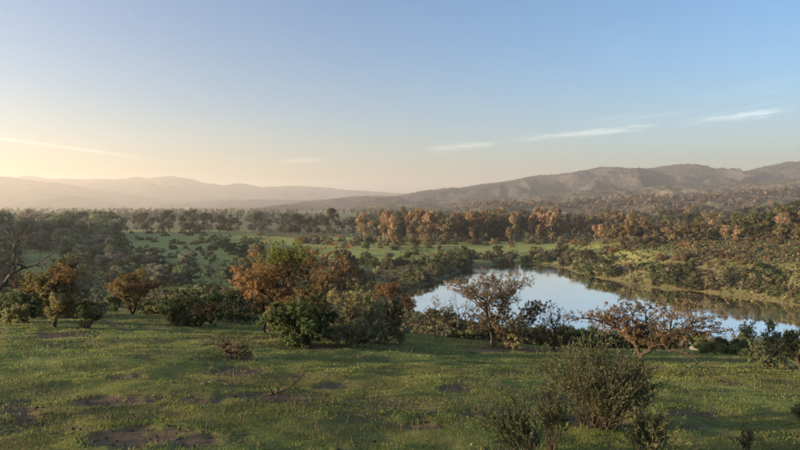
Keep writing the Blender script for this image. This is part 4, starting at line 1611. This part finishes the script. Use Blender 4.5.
# ------------------------------------------------------------------ grass
def grass(name, label, n, hmin, hmax, wid, cols, seed, soilmax, rmin=3.2, rmax=62, keepf=None):
    rng = np.random.RandomState(seed)
    az = rng.uniform(-0.68, 0.68, n)
    r = np.exp(rng.uniform(math.log(rmin), math.log(rmax), n))
    X, Y = r * np.sin(az), r * np.cos(az)
    clump = fbm(X / 0.5, Y / 0.5, 3, seed)
    Z = height(X, Y)
    f, so_, _ = zones(X, Y, Z)
    keep = (so_ < soilmax * rng.rand(n) + 0.02) & (clump > -0.35 + 0.5 * rng.rand(n) - 0.25)
    if keepf is not None:
        keep &= keepf(X, Y, rng)
    X, Y, Z, r, clump = X[keep], Y[keep], Z[keep], r[keep], clump[keep]
    n = len(X)
    h = rng.uniform(hmin, hmax, n) * (1 + 0.8 * np.clip(clump, -0.6, 1)) * np.clip(r / 10, 1.0, 2.0) ** 0.5
    w = wid * np.clip(r / 6.0, 0.8, 6)
    a = rng.uniform(0, 6.283, n)
    ln = rng.uniform(0.1, 0.8, n)
    la = rng.uniform(0, 6.283, n)
    p = np.stack([X, Y, Z - 0.01], 1)
    sd = np.stack([np.cos(a), np.sin(a), np.zeros(n)], 1) * w[:, None] / 2
    tip = p + np.stack([np.cos(la) * ln * h, np.sin(la) * ln * h, h], 1)
    v = np.stack([p - sd, p + sd, tip], 1).reshape(-1, 3)
    fc = np.arange(n * 3).reshape(-1, 3)
    cc = np.array(cols, float)
    patch = sstep(-0.2, 0.4, fbm(X / 3.0, Y / 2.0, 4, 83))[:, None]
    dull = sstep(0.0, 0.45, fbm(X / 4.0, Y / 2.2, 4, 85))[:, None]
    col = cc[rng.randint(0, len(cc), n)] * rng.uniform(0.85, 1.15, (n, 1)) * (0.78 + 0.4 * patch)
    col = col * (1 - 0.5 * dull) + np.array([[0.095, 0.084, 0.044]]) * 0.5 * dull
    o = new_obj(name, mesh_np(name, v, fc, np.repeat(col, 3, 0)), M_LEAF)
    tag(o, label, 'grass', None, 'stuff')


grass('grass', 'short grazed green grass of the near slope', 420000, 0.012, 0.034, 0.012,
      [(0.092, 0.128, 0.030), (0.080, 0.115, 0.026), (0.114, 0.138, 0.038), (0.112, 0.108, 0.048)], 401, 0.8)
grass('dry_grass', 'dry pale grass stalks scattered over the turf', 26000, 0.05, 0.16, 0.006,
      [(0.15, 0.12, 0.065), (0.11, 0.085, 0.05), (0.075, 0.06, 0.035)], 402, 1.6,
      keepf=lambda X, Y, rng: fbm(X / 1.8, Y / 1.2, 3, 87) > 0.15)

def tufts(name, label, n, per, hmin, hmax, cols, seed, rmax=40.0):
    """coarser grass tufts standing out of the turf"""
    rng = np.random.RandomState(seed)
    az = rng.uniform(-0.68, 0.68, n)
    r = np.exp(rng.uniform(math.log(3.4), math.log(rmax), n))
    X, Y = r * np.sin(az), r * np.cos(az)
    k = fbm(X / 2.5, Y / 2.0, 3, seed) > -0.1
    X, Y, r = X[k], Y[k], r[k]
    n = len(X)
    h0 = rng.uniform(hmin, hmax, n)
    a = rng.uniform(0, 6.283, (n, per))
    q = rng.rand(n, per) ** 0.5
    px_ = X[:, None] + np.cos(a) * q * h0[:, None] * 0.5
    py_ = Y[:, None] + np.sin(a) * q * h0[:, None] * 0.5
    Z = height(px_, py_) - 0.02
    h = h0[:, None] * rng.uniform(0.5, 1.1, (n, per))
    w = 0.007 * np.clip(r / 5.0, 0.8, 4.0)[:, None] * rng.uniform(0.7, 1.3, (n, per))
    p = np.stack([px_, py_, Z], -1)
    b = rng.uniform(0, 6.283, (n, per))
    sd = np.stack([np.cos(b) * w, np.sin(b) * w, np.zeros_like(w)], -1) / 2
    ln = 0.25 + 0.55 * q
    tip = p + np.stack([np.cos(a) * ln * h, np.sin(a) * ln * h, h], -1)
    v = np.stack([p - sd, p + sd, tip], 2).reshape(-1, 3)
    f = np.arange(len(v)).reshape(-1, 3)
    cc = np.array(cols, float)
    col = (cc[rng.randint(0, len(cc), n)] * rng.uniform(0.7, 1.3, (n, 1)))[:, None] * rng.uniform(0.8, 1.2, (n, per, 1))
    o = new_obj(name, mesh_np(name, v, f, np.repeat(col.reshape(-1, 3), 3, 0)), M_LEAF)
    tag(o, label, 'grass', None, 'stuff')


tufts('grass_tufts', 'coarse green grass tufts standing out of the grazed turf', 2200, 14, 0.03, 0.07,
      [(0.085, 0.122, 0.028), (0.070, 0.104, 0.024), (0.105, 0.130, 0.036)], 411)
tufts('dead_tufts', 'dead brown weed tufts and stalks in the turf', 900, 12, 0.04, 0.12,
      [(0.085, 0.066, 0.040), (0.060, 0.048, 0.030), (0.12, 0.10, 0.058)], 412)


def litter(name, label, n, seed):
    """clods, droppings and twig bits, thickest on the bare soil"""
    rng = np.random.RandomState(seed)
    az = rng.uniform(-0.68, 0.68, n)
    r = np.exp(rng.uniform(math.log(3.6), math.log(45), n))
    X, Y = r * np.sin(az), r * np.cos(az)
    Z = height(X, Y)
    _, so_, _ = zones(X, Y, Z)
    k = so_ > rng.rand(n) * 0.9 - 0.06
    X, Y, Z, so_ = X[k], Y[k], Z[k] - 0.05 * so_[k], so_[k]
    n = len(X)
    base = np.array([(1, 0, 0), (-1, 0, 0), (0, 1, 0), (0, -1, 0), (0, 0, 1), (0, 0, -1)], float)
    fc = np.array([(0, 2, 4), (2, 1, 4), (1, 3, 4), (3, 0, 4), (2, 0, 5), (1, 2, 5), (3, 1, 5), (0, 3, 5)])
    sz = rng.uniform(0.008, 0.028, n)
    st = np.stack([sz * rng.uniform(0.7, 1.8, n), sz, sz * 0.7], 1)
    v = base[None] * st[:, None] * rng.uniform(0.7, 1.3, (n, 6, 1))
    a = rng.uniform(0, 6.283, n)
    ca, sa = np.cos(a)[:, None], np.sin(a)[:, None]
    v = np.stack([v[..., 0] * ca - v[..., 1] * sa, v[..., 0] * sa + v[..., 1] * ca, v[..., 2]], -1)
    v = v + np.stack([X, Y, Z + sz * 0.3], 1)[:, None]
    f = (fc[None] + (np.arange(n) * 6)[:, None, None]).reshape(-1, 3)
    cc = np.array([(0.070, 0.054, 0.036), (0.052, 0.040, 0.028), (0.085, 0.070, 0.050), (0.12, 0.11, 0.09)])
    col = cc[rng.choice(4, n, p=(0.4, 0.35, 0.2, 0.05))] * rng.uniform(0.7, 1.3, (n, 1))
    o = new_obj(name, mesh_np(name, v.reshape(-1, 3), f, np.repeat(col, 6, 0)), M_LEAF)
    tag(o, label, 'soil', None, 'stuff')


litter('soil_clods', 'crumbled clods and litter on the bare soil patches', 6000, 421)

# ------------------------------------------------------------------ haze
import bmesh
bm = bmesh.new()
bmesh.ops.create_cube(bm, size=1.0)
for v in bm.verts:
    v.co = (v.co.x * 27000, v.co.y * 27000, -40 + (v.co.z + 0.5) * 570)
me = bpy.data.meshes.new('haze')
bm.to_mesh(me)
bm.free()
m, n, l, out = mat_new('haze_air')
pv = n.new('ShaderNodeVolumePrincipled')
pv.inputs['Color'].default_value = (1.0, 0.955, 0.88, 1)
pv.inputs['Density'].default_value = HAZE_DENSITY
pv.inputs['Anisotropy'].default_value = 0.44
l.new(pv.outputs[0], out.inputs['Volume'])
tag(new_obj('haze', me, m), 'thin evening haze filling the valley', None, None, 'stuff')
